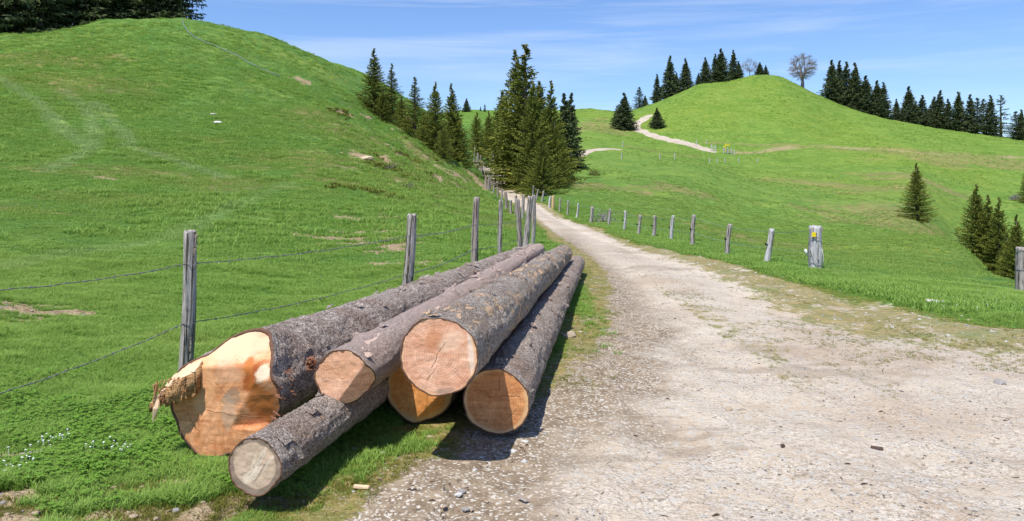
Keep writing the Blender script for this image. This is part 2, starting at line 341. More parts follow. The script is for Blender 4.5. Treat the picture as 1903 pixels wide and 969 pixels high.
def build_ground_material():
    g = N('ground'); P = g.pos(); X, Y, Z = g.sep(P)
    sd, ve, di, ta, tr, fl = (g.at(a) for a in ('sd', 'verge', 'dirt', 'tan', 'track', 'flower'))
    n1 = g.noise(P, 0.22, 5, .6); n2 = g.noise(P, 1.6, 5, .6); n3 = g.noise(P, 9, 4, .65); n4 = g.noise(P, 45, 3, .7)
    Ps = g.map(P, (1, .45, 1)); n5 = g.noise(Ps, .9, 4, .6)
    # grass
    gr = g.mix(g.ramp(n1, [(.36, 0.0), (.64, 1.0)]), (.102, .215, .036), (.172, .275, .054))
    gr = g.mix(g.ramp(n2, [(.38, 0.0), (.66, 1.0)]), gr, (.082, .185, .044))
    gr = g.mix(g.ma('MULTIPLY', g.ramp(n5, [(.48, 0.0), (.68, 1.0)]), .45), gr, (.170, .225, .055))
    gr = g.mix(1.0, gr, g.ramp(n3, [(.28, (.52, .54, .52)), (.52, (1.0, 1.0, 1.0)), (.75, (1.5, 1.42, 1.4))]), 'MULTIPLY')
    gr = g.mix(1.0, gr, g.ramp(n4, [(.3, (.72, .72, .72)), (.7, (1.25, 1.25, 1.2))]), 'MULTIPLY')
    
    gr = g.mix(g.ma('MULTIPLY', tr, .45), gr, (.27, .36, .13))
    far = g.rng(Y, 95, 170)
    gr = g.mix(g.ma('MULTIPLY', far, .6), gr, g.mix(n1, (.082, .178, .014), (.142, .230, .022)))
    mid = g.ma('MULTIPLY', g.rng(Y, 18, 45), g.rng(X, 2, 12))
    gr = g.mix(g.ma('MULTIPLY', mid, g.rng(n1, .3, .7, .35, .85)), gr, (.160, .248, .045))
    gr = g.mix(g.ma('MULTIPLY', ta, g.rng(n2, .3, .62, .12, .9)), gr, (.235, .195, .085))
    n6 = g.noise(g.map(P, (.5, 1.0, 1)), 1.6, 8, .82); gr = g.mix(1.0, gr, g.ramp(n6, [(.36, (.62, .68, .62)), (.5, (1, 1, 1)), (.64, (1.42, 1.30, 1.4))]), 'MULTIPLY')
    n8 = g.noise(g.map(P, (.10, .30, 1)), 1.0, 4, .6); gr = g.mix(1.0, gr, g.ramp(n8, [(.36, (.84, .92, .86)), (.64, (1.14, 1.06, 1.1))]), 'MULTIPLY')
    yel = g.ma('MULTIPLY', fl, g.rng(g.noise(P, 2.6, 3, .7), .50, .62))
    gr = g.mix(g.ma('MULTIPLY', yel, .3), gr, (.34, .30, .02))
    # soil
    so = g.mix(g.rng(n3, .3, .7), (.30, .21, .115), (.46, .37, .24)); so = g.mix(g.rng(n4, .45, .7), so, (.17, .115, .065))
    dm = g.rng(g.ma('ADD', di, g.ma('MULTIPLY', g.ma('SUBTRACT', n3, .5), 1.3)), .38, .62)
    col = g.mix(dm, gr, so)
    # road: pale crushed limestone over tan earth
    st = g.nd('ShaderNodeTexVoronoi'); g.put(st.inputs['Vector'], P); st.inputs['Scale'].default_value = 70
    st2 = g.nd('ShaderNodeTexVoronoi'); g.put(st2.inputs['Vector'], P); st2.inputs['Scale'].default_value = 26
    hs = g.sep(st.outputs['Color'])[0]; hs2 = g.sep(st2.outputs['Color'])[1]
    rb = g.mix(g.ramp(n2, [(.38, 0.0), (.62, 1.0)]), (.43, .345, .255), (.51, .44, .35))
    rb = g.mix(g.rng(g.noise(g.map(P, (1, .35, 1)), .55, 4, .6), .5, .68), rb, (.36, .275, .20))
    stone = g.ramp(hs, [(0, (.27, .225, .175)), (.35, (.42, .36, .29)), (.7, (.51, .455, .385)), (1, (.64, .59, .52))])
    sm = g.rng(g.noise(P, 3.0, 4, .6), .36, .60, .15, .7)
    ru = g.at('rut'); sm = g.ma('MULTIPLY', sm, g.rng(ru, 0, 1, 1, .35)); rb = g.mix(g.ma('MULTIPLY', ru, .7), rb, (.60, .52, .42)); rc = g.mix(sm, rb, stone)
    rc = g.mix(g.ma('MULTIPLY', g.rng(hs2, .82, .86), g.rng(ru, 0, .8, 1, .2)), rc, g.mix(n4, (.52, .48, .42), (.38, .34, .29)))
    rc = g.mix(g.rng(g.noise(P, 14, 5, .75), .57, .68, 0, .8), rc, (.20, .155, .115)); rc = g.mix(g.at('damp'), rc, g.mix(n3, (.21, .16, .115), (.33, .27, .205)))
    rc = g.mix(g.rng(g.noise(P, 1.1, 5, .7), .56, .70, 0, .45), rc, (.27, .205, .15)); rc = g.mix(g.rng(g.noise(P, .45, 3, .5), .50, .66, 0, .55), rc, (.36, .27, .195))
    # brown trodden earth along the logs
    er = g.ma('MULTIPLY', g.rng(g.ma('ADD', sd, g.ma('MULTIPLY', g.ma('SUBTRACT', n2, .5), 1.5)), 1.6, .8), g.rng(X, 2.4, 1.6))
    ec = g.mix(g.rng(n3, .35, .65), (.190, .140, .095), (.31, .245, .175)); ec = g.mix(g.rng(hs, .8, .86), ec, (.50, .46, .40))
    rc = g.mix(g.ma('MULTIPLY', er, g.rng(Y, 30, 20)), rc, ec)
    # moss and thin grass on the verge
    vm = g.rng(g.ma('ADD', ve, g.ma('MULTIPLY', g.ma('SUBTRACT', g.noise(g.map(P, (1, .8, 1)), 3.0, 8, .82), .5), 3.6)), .62, .92)
    vc = g.mix(g.rng(n3, .3, .7), (.135, .135, .022), (.30, .225, .075)); vc = g.mix(g.rng(n2, .45, .7), vc, (.125, .160, .025))
    e = g.rng(g.ma('ADD', sd, g.ma('MULTIPLY', g.ma('SUBTRACT', n3, .5), .5)), -.06, .10)
    col = g.mix(e, col, rc)
    col = g.mix(g.ma('MULTIPLY', vm, .8), col, vc)
    # relief
    h = g.ma('ADD', g.ma('MULTIPLY', n4, .4), n3)
    hr = g.ma('ADD', g.ma('MULTIPLY', g.ma('SUBTRACT', 1.0, st.outputs['Distance']), .6), g.ma('MULTIPLY', g.ma('SUBTRACT', 1.0, st2.outputs['Distance']), .5))
    hr = g.ma('ADD', hr, g.noise(P, 24, 4, .7))
    nb = g.bump(h, .9, .05, g.bump(g.noise(P, 3.5, 5, .75), .8, .16)); nb2 = g.bump(hr, .75, .014)
    mixn = g.nd('ShaderNodeMix', data_type='VECTOR'); g.put(mixn.inputs['Factor'], e); g.put(mixn.inputs['A'], nb); g.put(mixn.inputs['B'], nb2)
    hb = g.bump(g.ma('ADD', n2, g.ma('MULTIPLY', n5, .6)), .5, .18, mixn.outputs['Result'])
    return g.fin(col, .92, hb, .12)
M_ground = build_ground_material()

YEL = np.zeros(GX.shape); DAMP = np.zeros(GX.shape)
for (px, py, rx, ry) in [(1520,690,.75,.28),(1440,650,.35,.2),(1190,500,.8,.4),(1180,470,.5,.5),(1130,770,.35,.15),(1220,810,.35,.12),(820,900,.5,.12),(1010,740,.25,.3),(1040,660,.3,.5),(1160,730,.3,.15),(1240,545,.5,.3),(1290,840,.3,.1),(980,860,.45,.12)]:
    x, y, z = spot(px, py); DAMP = np.maximum(DAMP, .55*ellm(GX, GY, x, y, rx, ry, 0, .9, 2.2, int(px) % 30))
for (px, py, rx, ry) in [(1300,200,16,14),(1230,225,12,12),(1120,215,14,12),(1390,160,12,12),(1540,230,14,10),(1560,260,12,8),(1640,290,20,20),(1700,360,16,20),(100,75,9,7),(130,100,8,5),(170,135,7,4),(60,190,5,3),(520,100,6,4),(1500,330,12,12),(1620,460,5,9)]:
    x, y, z = spot(px, py); YEL = np.maximum(YEL, ellm(GX, GY, x, y, rx, ry, 0, .6, 1.6, int(px) % 40))

nr, nc = GX.shape
idx = np.arange(nr*nc).reshape(nr, nc)
quads = np.stack([idx[:-1,:-1], idx[:-1,1:], idx[1:,1:], idx[1:,:-1]], -1).reshape(-1, 4)
flat = lambda A: A.ravel()
V = np.stack([flat(GX), flat(GY), flat(GZ)], -1)
SDA = np.maximum(ROADN, PSD*np.where(GY > 130, 1, -9))
SDA = np.where(GY > 130, PSD, ROADN)
qroad = flat(ROADN)[quads].mean(1) > 0; qy = flat(GY)[quads].mean(1); qpath = (flat(PSD)[quads].mean(1) > 0) & (qy > 140)
qroad &= qy < 140
def ground_piece(name, sel, label=None):
    q = quads[sel]; used, inv = np.unique(q, return_inverse=True)
    me = mesh_np(name, V[used], [inv.reshape(q.shape)], True, [M_ground])
    for a, arr in (('sd', SDA), ('verge', VERGE), ('dirt', DIRT), ('tan', TAN), ('track', TRACK), ('flower', YEL), ('rut', rut_mask(GX, GY)), ('damp', DAMP)): attr(me, a, flat(arr)[used])
    return tag(obj(name, me), None, None, None, 'structure')
ground_piece('meadow', ~(qroad | qpath))
ground_piece('gravel_road', qroad)
ground_piece('hill_path', qpath)
def road_mask_pts(x, y): return road_sd(x, y) + .16*fbm(x*2.2, y*1.1, o=4, s=11)
# ---------------------------------------------------------------- logs
def bark_material(name, light, dark, gap, rust, scale=1.0, peel=0.0, peelcol=(.40,.26,.15), flaky=.6):
    g = N(name); P = g.oco(); Pm = g.map(P, (1, .62, 1))
    w = g.noise(P, 5, 3, .6)
    v1 = g.nd('ShaderNodeTexVoronoi', feature='DISTANCE_TO_EDGE'); g.put(v1.inputs['Vector'], g.map(P, (1.15, .8, 1.15))); v1.inputs['Scale'].default_value = 58*scale
    v2 = g.nd('ShaderNodeTexVoronoi'); g.put(v2.inputs['Vector'], g.map(P, (1.15, .8, 1.15))); v2.inputs['Scale'].default_value = 58*scale
    fine = g.noise(Pm, 85*scale, 4, .8); med = g.noise(Pm, 30*scale, 6, .76, .8); big = g.noise(P, 3.2, 4, .6)
    cell = g.sep(v2.outputs['Color'])[0]
    col = g.mix(g.rng(med, .33, .66), dark, light)
    col = g.mix(g.ma('MULTIPLY', cell, .55), col, tuple(min(1, c*1.35) for c in light))
    col = g.mix(g.rng(big, .42, .68, 0, .75), col, rust)
    crack = g.rng(g.ma('ADD', v1.outputs['Distance'], g.ma('MULTIPLY', g.ma('SUBTRACT', med, .5), .5)), .11, -.04)
    flk = g.rng(fine, .55, .42)
    col = g.mix(g.ma('MULTIPLY', crack, .85*flaky + .1), col, gap); col = g.mix(g.ma('MULTIPLY', flk, flaky), col, gap)
    col = g.mix(g.rng(g.noise(P, 120, 3, .6), .60, .72, 0, .6), col, (.62, .59, .56))
    h = g.ma('ADD', g.ma('MULTIPLY', med, .9), g.ma('MULTIPLY', fine, .5)); h = g.ma('SUBTRACT', h, g.ma('MULTIPLY', crack, .5))
    if peel:
        ps = g.noise(g.map(P, (1, .4, 1), (0, 0, .5)), 8.5, 3, .6, 1.2)
        pm = g.rng(g.ma('ADD', ps, g.ma('MULTIPLY', g.ma('SUBTRACT', med, .5), .16)), .71 - peel*.25, .73 - peel*.25)
        pc = g.mix(g.noise(g.map(P, (1, .15, 1)), 40, 4, .6), peelcol, tuple(c*.62 for c in peelcol))
        col = g.mix(pm, col, pc); h = g.mix(pm, h, g.ma('MULTIPLY', fine, .15))
    return g.fin(col, .9, g.bump(h, 1.0, .024), .15)
def wood_material(name, a, b, edge, cracks=(), stains=(), rough_edge=.0, R=.2, rings=1.0, saw=0.6):
    """cut wood in the log's own coordinates: x, z across the cut, y along the log"""
    g = N(name); P = g.oco(); x, y, z = g.sep(P)
    wob = g.ma('MULTIPLY', g.ma('SUBTRACT', g.noise(P, 6, 3, .5), .5), .03)
    r = g.ma('ADD', g.ma('SQRT', g.ma('ADD', g.ma('MULTIPLY', x, x), g.ma('MULTIPLY', z, z))), wob)
    ring = g.ma('SINE', g.ma('MULTIPLY', r, 430)); ring2 = g.ma('SINE', g.ma('MULTIPLY', r, 150))
    ang = g.ma('ARCTAN2', z, x)
    rad = g.noise(g.comb(g.ma('MULTIPLY', ang, 16), g.ma('MULTIPLY', r, 5), 0), 1.0, 4, .6)
    n = g.noise(P, 9, 5, .6); n2 = g.noise(P, 42, 4, .7)
    sw = g.noise(g.map(P, (4, 1, 40), (0, .9, 0)), 1.0, 5, .7, .6)
    col = g.mix(g.rng(n, .3, .7), a, b)
    col = g.mix(1.0, col, g.ramp(g.ma('MULTIPLY_ADD', ring, .5*rings, .5), [(0, (.91, .88, .86)), (1, (1.05, 1.05, 1.05))]), 'MULTIPLY')
    col = g.mix(1.0, col, g.ramp(g.ma('MULTIPLY_ADD', ring2, .5*rings, .5), [(0, (.97, .96, .95)), (1, (1.02, 1.02, 1.02))]), 'MULTIPLY')
    col = g.mix(1.0, col, g.ramp(rad, [(.25, (.80, .76, .72)), (.6, (1.06, 1.07, 1.08))]), 'MULTIPLY')
    col = g.mix(saw, col, g.ramp(sw, [(.3, (.70, .65, .60)), (.62, (1.12, 1.15, 1.18))]), 'MULTIPLY')
    col = g.mix(1.0, col, g.ramp(n2, [(.3, (.86, .84, .82)), (.7, (1.08, 1.08, 1.08))]), 'MULTIPLY')
    for (sx, sz, rx, rz, an, c, st, nz) in stains:
        dx = g.ma('SUBTRACT', x, sx); dz = g.ma('SUBTRACT', z, sz); ca, sa = math.cos(an), math.sin(an)
        u = g.ma('DIVIDE', g.ma('ADD', g.ma('MULTIPLY', dx, ca), g.ma('MULTIPLY', dz, sa)), rx)
        v = g.ma('DIVIDE', g.ma('SUBTRACT', g.ma('MULTIPLY', dz, ca), g.ma('MULTIPLY', dx, sa)), rz)
        d = g.ma('SQRT', g.ma('ADD', g.ma('MULTIPLY', u, u), g.ma('MULTIPLY', v, v)))
        d = g.ma('ADD', d, g.ma('MULTIPLY', g.ma('SUBTRACT', g.noise(P, 13, 6, .75), .5), nz*1.6))
        col = g.mix(g.ma('MULTIPLY', g.rng(d, 1.1, .62), st), col, c)
    col = g.mix(g.rng(g.ma('ADD', r, g.ma('MULTIPLY', g.ma('SUBTRACT', n, .5), .03)), R*.90, R*.985), col, edge)
    for (cx, cz, an, ln, wd) in cracks:
        ca, sa = math.cos(an), math.sin(an); dx = g.ma('SUBTRACT', x, cx); dz = g.ma('SUBTRACT', z, cz)
        u = g.ma('ADD', g.ma('MULTIPLY', dx, ca), g.ma('MULTIPLY', dz, sa)); v = g.ma('SUBTRACT', g.ma('MULTIPLY', dz, ca), g.ma('MULTIPLY', dx, sa))
        v = g.ma('ABSOLUTE', g.ma('ADD', v, g.ma('MULTIPLY', g.ma('SUBTRACT', g.noise(P, 11, 4, .6), .5), .045)))
        m = g.ma('MULTIPLY', g.ma('LESS_THAN', v, wd), g.ma('LESS_THAN', g.ma('ABSOLUTE', u), ln))
        col = g.mix(g.ma('MULTIPLY', m, .88), col, (.07, .035, .018))
    return g.fin(col, .75, g.bump(g.ma('ADD', g.ma('MULTIPLY', sw, .6), n2), .45, .004), .2)
M_inner = (lambda g: g.fin(g.mix(g.noise(g.oco(), 60, 4, .7), (.085, .045, .030), (.21, .115, .075)), .9, None, .1))(N('inner_bark'))
def log_frame(f, b):
    f = Vector(f); b = Vector(b); y = (b-f).normalized(); x = y.cross(Vector((0, 0, 1))).normalized(); z = x.cross(y)
    return Matrix.Translation(f) @ Matrix((x, y, z)).transposed().to_4x4(), (b-f).length
def make_log(f, b, r0, r1, label, bmat, cmat, t0=None, rim=None, flare=0, nth=132, nl=230, amp=1.0, seed=0, bark_t=.009, knots=0, hump=1.0, plates=0, endmat=None):
    """one felled trunk: bark skin with real relief, sawn front face with its bark rim, sawn far end"""
    Mx, L = log_frame(f, b)
    root = thing('log', f, label, 'log', 'felled spruce logs stacked by the road'); root.matrix_world = Mx
    t0 = t0 or (lambda x, z: 0*x)
    th = np.linspace(0, 2*math.pi, nth, endpoint=False); s = np.linspace(0, 1, nl)**1.35
    TH, SS = np.meshgrid(th, s); cs, sn = np.cos(TH), np.sin(TH)
    base = r0 + (r1-r0)*SS**.9
    if rim is not None:
        rr = rim(th)[None, :]; wgt = np.exp(-SS*L/flare); base = base*(1-wgt) + rr*wgt
    YY = SS*L
    lump = .055*fbm(cs*1.6+seed, sn*1.6, YY*.8, o=3, s=seed)
    rel = np.abs(fbm(cs*base*38+seed, sn*base*38, YY*24, o=3, s=seed+5, g=.6))
    ridge = fbm(cs*base*16, sn*base*16, YY*6, o=2, s=seed+9)
    R_ = base*(1+lump*hump) + amp*(.008*rel + .006*ridge - .005)*(.25 + .75*sstep(0, .12, YY))
    kn = np.random.default_rng(seed+3); kl = []
    for k in range(knots):
        kt, kth = kn.uniform(.05, .95), kn.uniform(.1, 2.6); kl.append((kt*L, kth))
        d2 = ((YY-kt*L)/.07)**2 + (((TH-kth+math.pi) % (2*math.pi) - math.pi)*base/.06)**2; R_ += .022*np.exp(-d2)
    xr, zr = r0*cs[0], r0*sn[0]
    off = t0(cs*R_, sn*R_)
    YR = off*(1-SS) + YY + .0*off
    v = np.stack([cs*R_, YR, sn*R_], -1).reshape(-1, 3)
    # bark rim turned in at the front
    inn = R_[0]*(1 - bark_t/r0) ; inn2 = inn + .002
    rimv = np.stack([cs[0]*inn, t0(cs[0]*inn, sn[0]*inn) + .002 + .004*fbm(th*9, th*0, o=2, s=seed), sn[0]*inn], -1)
    inner2 = np.stack([cs[0]*inn, t0(cs[0]*inn, sn[0]*inn) + .03, sn[0]*inn], -1)
    v = np.concatenate([v, rimv, inner2]); A = (np.arange(nl*nth)).reshape(nl, nth); B = np.roll(A, -1, 1)
    q = np.stack([A[:-1], A[1:], B[1:], B[:-1]], -1).reshape(-1, 4)
    r_i = nl*nth + np.arange(nth); r_n = np.roll(r_i, -1); i_i = r_i + nth; i_n = np.roll(i_i, -1)
    q = np.concatenate([q, np.stack([A[0], B[0], r_n, r_i], -1), np.stack([r_i, r_n, i_n, i_i], -1)])
    me = mesh_np('bark', v, [q], True, [bmat, M_inner]); mi = np.zeros(len(me.polygons), np.int32); mi[-2*nth:] = 1; me.polygons.foreach_set('material_index', mi)
    # exact outward faces
    ob = obj('bark', me, root)
    # sawn face: concentric rings
    nr_ = 26; rad = np.linspace(0, 1, nr_); fv = []
    for i, rr in enumerate(rad):
        if i == 0: fv.append((0, float(t0(np.array(0.), np.array(0.))), 0)); continue
        xx, zz = cs[0]*inn2*rr, sn[0]*inn2*rr
        yy = t0(xx, zz) + .004 + .0022*fbm(xx*30+seed, zz*30, o=3, s=seed+40)
        fv.extend(np.stack([xx, yy, zz], -1).tolist())
    tri = [(0, 1+k, 1+(k+1) % nth) for k in range(nth)]
    qs = [(1+(i-1)*nth+k, 1+i*nth+k, 1+i*nth+(k+1) % nth, 1+(i-1)*nth+(k+1) % nth) for i in range(1, nr_-1) for k in range(nth)]
    fm = mesh_np('cut_face', fv, [np.array(qs), np.array(tri)], True, [cmat]); obj('cut_face', fm, root)
    # far end disc
    ev = [(0, L-.004, 0)] + [(math.cos(a)*float(R_[-1, k])*1.0, L-.004, math.sin(a)*float(R_[-1, k])) for k, a in enumerate(th)]
    obj('far_end', mesh_np('far_end', ev, [np.array([(0, 1+(k+1) % nth, 1+k) for k in range(nth)])], False, [endmat or cmat]), root)
    for yk, tk in kl:                                # sawn branch stubs
        m = MB(); rr = float(r0+(r1-r0)*(yk/L)**.9); d = Vector((math.cos(tk), -.25, math.sin(tk))).normalized(); c0 = Vector((math.cos(tk)*rr*.96, yk, math.sin(tk)*rr*.96))
        m.tube([c0, c0 + d*.03, c0 + d*kn.uniform(.04, .06)], [.030, .022, .017], 9, jit=.12); obj('branch_stub', m.mesh('branch_stub', bmat, True), root)
    for k in range(plates):                          # lifting flakes of bark
        yk, tk = kn.uniform(.0, 1)**1.5*L*.9+.03, kn.uniform(.2, 2.7); rr = float(r0+(r1-r0)*(yk/L)**.9)*(1.01)
        w_, l_ = kn.uniform(.02, .045), kn.uniform(.03, .08); m = MB(); pv = []
        for iu in range(4):
            for jv in range(3):
                a = tk + (jv-1)*w_/rr; lift = .004 + .018*(iu/3)**2*kn.uniform(.6, 1.2) + .006*abs(jv-1)
                pv.append((math.cos(a)*(rr+lift), yk + iu*l_/3, math.sin(a)*(rr+lift)))
        low = [(x*.985, y, z*.985) for x, y, z in pv]
        top_q = [(i*3+j, i*3+j+1, (i+1)*3+j+1, (i+1)*3+j) for i in range(3) for j in range(2)]
        m.add(pv+low, top_q + [tuple(reversed([a+12 for a in q_])) for q_ in top_q] + [(0,3,15,12),(3,6,18,15),(6,9,21,18),(2,14,17,5),(5,17,20,8),(8,20,23,11),(9,10,22,21),(10,11,23,22),(0,12,13,1),(1,13,14,2)])
        obj('bark_flake', m.mesh('bark_flake', bmat, False), root)
    return root, Mx, L

GREY, DK, GAP, RUST = (.36, .325, .30), (.185, .150, .130), (.045, .030, .024), (.25, .165, .12)
bm_a = bark_material('bark_scaly', (.68, .585, .51), (.38, .29, .235), (.06, .04, .03), (.38, .26, .20), 1.0, 0)
bm_b = bark_material('bark_grey', (.60, .52, .455), (.36, .285, .23), GAP, (.45, .32, .25), 1.25, .12, flaky=.5)
bm_c = bark_material('bark_pinkish', (.64, .51, .45), (.47, .355, .30), (.15, .10, .08), (.70, .52, .45), 1.5, .42, (.66, .49, .40), flaky=.28)
bm_d = bark_material('bark_grey_peeling', (.61, .535, .47), (.37, .295, .24), GAP, (.47, .35, .27), 1.15, .60, (.52, .36, .23), flaky=.55)
bm_f = bark_material('bark_brown', (.60, .505, .435), (.36, .275, .22), GAP, (.46, .32, .24), 1.15, .2, (.42, .29, .20), flaky=.5)

# main upper log
cm = wood_material('cut_wood_peach', (.66, .34, .21), (.78, .48, .33), (.68, .42, .22), [(-.005, .01, 1.05, .085, .0018), (-.04, -.09, .95, .05, .0013), (.09, -.06, -.5, .03, .0009), (-.11, .05, .3, .03, .0008)],
    [(-.03, .09, .055, .06, 0, (.50, .20, .08), .6, 1.0), (.07, .08, .09, .05, .5, (.80, .62, .46), .35, 1.2), (.04, -.19, .06, .018, .2, (.28, .20, .15), .7, 1.5), (.185, .02, .018, .15, .1, (.78, .66, .54), .6, 1)], R=.225)
make_log((-.410, 4.20, .632), (.82, 12.1, .45), .228, .150, 'uppermost log with a large round peach sawn face, resting on two logs below', bm_d, cm, seed=1, knots=3, plates=26, nl=300)
# right log on the ground
cm = wood_material('cut_wood_orange', (.54, .225, .085), (.68, .335, .145), (.66, .40, .20), [(.05, .03, .12, .10, .0016), (.09, -.09, .75, .05, .0013), (.02, .11, 1.5, .05, .0012), (.1, .10, .5, .04, .001)],
    [(.0, .1, .12, .03, 0, (.46, .20, .09), .5, 1)], R=.2, saw=.9)
make_log((-.100, 4.77, .218), (1.14, 13.2, .19), .210, .140, 'rightmost log on the roadside with brown bark and a cracked orange sawn face', bm_f, cm, seed=2, knots=4, plates=18, nl=280)
# orange faced log under the upper one
def t0_e(x, z): return np.maximum(0, (x*.72 - z*.69) - .125)*1.1
cm = wood_material('cut_wood_deep_orange', (.66, .25, .06), (.76, .35, .11), (.62, .36, .16), [(.06, -.08, 1.45, .07, .0012)], [(.03, .06, .1, .03, 0, (.80, .55, .33), .5, 1.2)], R=.2)
make_log((-.625, 5.0, .225), (.62, 13.0, .2), .222, .15, 'half hidden log with a deep orange sawn face under the uppermost log', bm_f, cm, t0_e, seed=3, nl=120)
# pinkish smooth log with a bevelled face
def t0_c(x, z): return np.maximum(0, (x*.80 - z*.60) - .062)*1.15
cm = wood_material('cut_wood_pale', (.68, .36, .21), (.78, .47, .31), (.66, .42, .22), [(-.04, .05, .25, .06, .0008)], [(.0, .05, .1, .05, .6, (.62, .33, .18), .45, 1.2)], R=.165, saw=.8)
make_log((-.985, 4.36, .470), (.46, 13.2, .42), .166, .12, 'slender pinkish log with half peeled bark and a sawn face cut off at one corner', bm_c, cm, t0_c, seed=4, knots=9, amp=.55, plates=12, nl=260)
# front left thin log with weathered face
cm = wood_material('cut_wood_weathered', (.46, .33, .23), (.60, .46, .34), (.27, .20, .15), [(0, 0, .9, .06, .0008), (.03, .02, 1.25, .05, .0007), (-.02, -.01, .6, .07, .0006)],
    [(.0, .0, .13, .13, 0, (.62, .47, .35), .5, .6), (.02, .02, .10, .012, 1.05, (.80, .70, .58), .4, 1.2), (.05, .0, .09, .010, .8, (.78, .68, .56), .4, 1.2), (-.01, -.02, .09, .012, 1.35, (.76, .64, .50), .4, 1.2), (.03, -.03, .07, .006, 1.0, (.22, .15, .10), .7, .8), (-.02, -.05, .07, .03, .7, (.74, .62, .48), .7, 1.4)], R=.118, rings=.6)
make_log((-1.24, 3.62, .238), (.1, 10.2, .16), .140, .11, 'thin grey barked log lying foremost in the stack with a weathered brownish sawn end', bm_b, cm, seed=5, knots=2, plates=14, nl=260, bark_t=.008)

# the big butt log with felling notch and torn hinge
OUT = [(453,627),(414,632),(391,646),(372,668),(340,681),(318,698),(308,720),(303,750),(308,778),(319,801),(336,831),(352,848),(375,859),(414,852),(455,828),(490,800),(503,781),(513,756),(515,725),(502,698),(488,660),(472,636)]
ac = np.array([(px-408, 745-py) for px, py in OUT], float)*4.32/F
oa = np.arctan2(ac[:,1], ac[:,0]); orr = np.hypot(ac[:,0], ac[:,1]); srt = np.argsort(oa); oa, orr = oa[srt], orr[srt]
def rim_a(th):
    t = (th+math.pi) % (2*math.pi) - math.pi
    r = np.interp(t, np.concatenate([oa-2*math.pi, oa, oa+2*math.pi]), np.tile(orr, 3)); k = np.ones(5)/5
    return np.convolve(np.concatenate([r[-2:], r, r[:2]]), k, 'valid')
def t0_a(x, z):
    up = np.maximum(0, z - .190 + .05*np.abs(x+.02) - .10*np.maximum(0, x)) 
    side = np.maximum(0, x - .215 + .55*(np.abs(z-.12)))*(z > -.15)
    left = np.maximum(0, -x - .17)*np.maximum(0, z-.0)*2
    return up*1.15 + side*.5 + .004*fbm(x*7, z*7, o=3, s=90) + left*0
cm = wood_material('cut_wood_big_butt', (.60, .245, .10), (.76, .39, .20), (.72, .52, .33),
    [(.07, -.08, -.15, .16, .0016), (.25, .03, -.05, .06, .0013), (-.0, .07, -.75, .05, .001), (-.17, -.14, -.9, .07, .0012)],
    [(-.02, .30, .30, .11, 0, (.72, .52, .34), .8, .8), (.20, .13, .05, .11, -.35, (.34, .085, .018), .95, 1.2), (.235, -.01, .085, .15, .1, (.52, .17, .04), .9, 1.0), (.17, .20, .03, .05, .2, (.46, .15, .035), .9, 1.2), (.255, .16, .04, .06, -.3, (.86, .70, .50), .9, .9),
     (.09, .02, .06, .055, 0, (.24, .19, .14), .55, 2.0), (.05, -.06, .05, .12, 0, (.45, .34, .24), .55, 1.3), (.04, .17, .10, .08, 0, (.55, .38, .25), .35, 1.4), (-.12, .10, .10, .2, 0, (.74, .42, .21), .5, .8)], R=.6, rings=.35, saw=1.0)
rootA, MxA, LA = make_log((-1.675, 4.32, .352), (.38, 14.2, .33), .318, .125, 'thickest log at the left with a stained butt face, splintered hinge and scaly bark', bm_a, cm, t0_a, rim_a, .42, 190, 330, seed=6, amp=1.0, knots=0, plates=40, bark_t=.014)
# torn hinge: a slab of wood standing proud of the face, ending in fibres
M_torn = (lambda g: g.fin(g.mix(g.rng(g.noise(g.map(g.oco(), (18, 5, 60)), 1.5, 5, .7), .35, .65), (.36, .155, .06), (.74, .45, .22)), .9, g.bump(g.noise(g.map(g.oco(), (20, 4, 70)), 2, 5, .75), 1, .02), .1))(N('torn_fibre'))
M_fresh = (lambda g: g.fin(g.mix(g.noise(g.map(g.oco(), (30, 6, 30)), 1, 4, .6), (.74, .58, .40), (.60, .38, .22)), .8, g.bump(g.noise(g.map(g.oco(), (60, 5, 60)), 1, 4, .7), .5, .006), .15))(N('fresh_split_wood'))
def hinge():
    xs = np.linspace(-.350, -.125, 34); ys = np.linspace(0, 1, 20); v = []
    for lay in (0, 1):
        for i, x in enumerate(xs):
            u = (x+.350)/.225
            top = .135 + .085*math.sin(u*1.5) - .05*(1-u)**2; bot = -.035 + .07*u
            for t in ys:
                jag = float(fbm(x*45, t*3, o=3, s=70)); yout = -.13*(1-.4*u) * t + .02
                zz = (top - t*.085*(1-.3*u)) if lay == 0 else (bot + .018*jag + .03*(1-t))
                v.append((x + .012*jag*t, yout + .016*jag*t, zz + .007*jag))
    n, m = len(xs), len(ys); q = []
    for lay in (0, 1):
        for i in range(n-1):
            for j in range(m-1):
                a = lay*n*m + i*m + j; f = (a, a+1, a+m+1, a+m); q.append(f if lay == 0 else tuple(reversed(f)))
    top_q = [f for f in q if f[0] < n*m and f[2] < n*m]; side = [f for f in q if f not in set(top_q)]
    for i in range(n-1): a = i*m+m-1; side.append((a, a+n*m, a+m+n*m, a+m))
    for j in range(m-1):
        side.append((j+1, j, j+n*m, j+1+n*m)); a = (n-1)*m+j; side.append((a, a+1, a+1+n*m, a+n*m))
    me = mesh_np('torn_wood', v, [np.array(top_q + side)], True, [M_fresh, M_torn]); me.polygons.foreach_set('material_index', np.array([0]*len(top_q) + [1]*len(side), np.int32))
    return me
M_shred = (lambda g: g.fin(g.mix(g.noise(g.oco(), 30, 3), (.20, .085, .05), (.36, .17, .10)), .9, None, .1))(N('bark_shreds_red'))
torn = obj('torn_wood', hinge(), rootA)
m = MB(); r_ = random.Random(4)
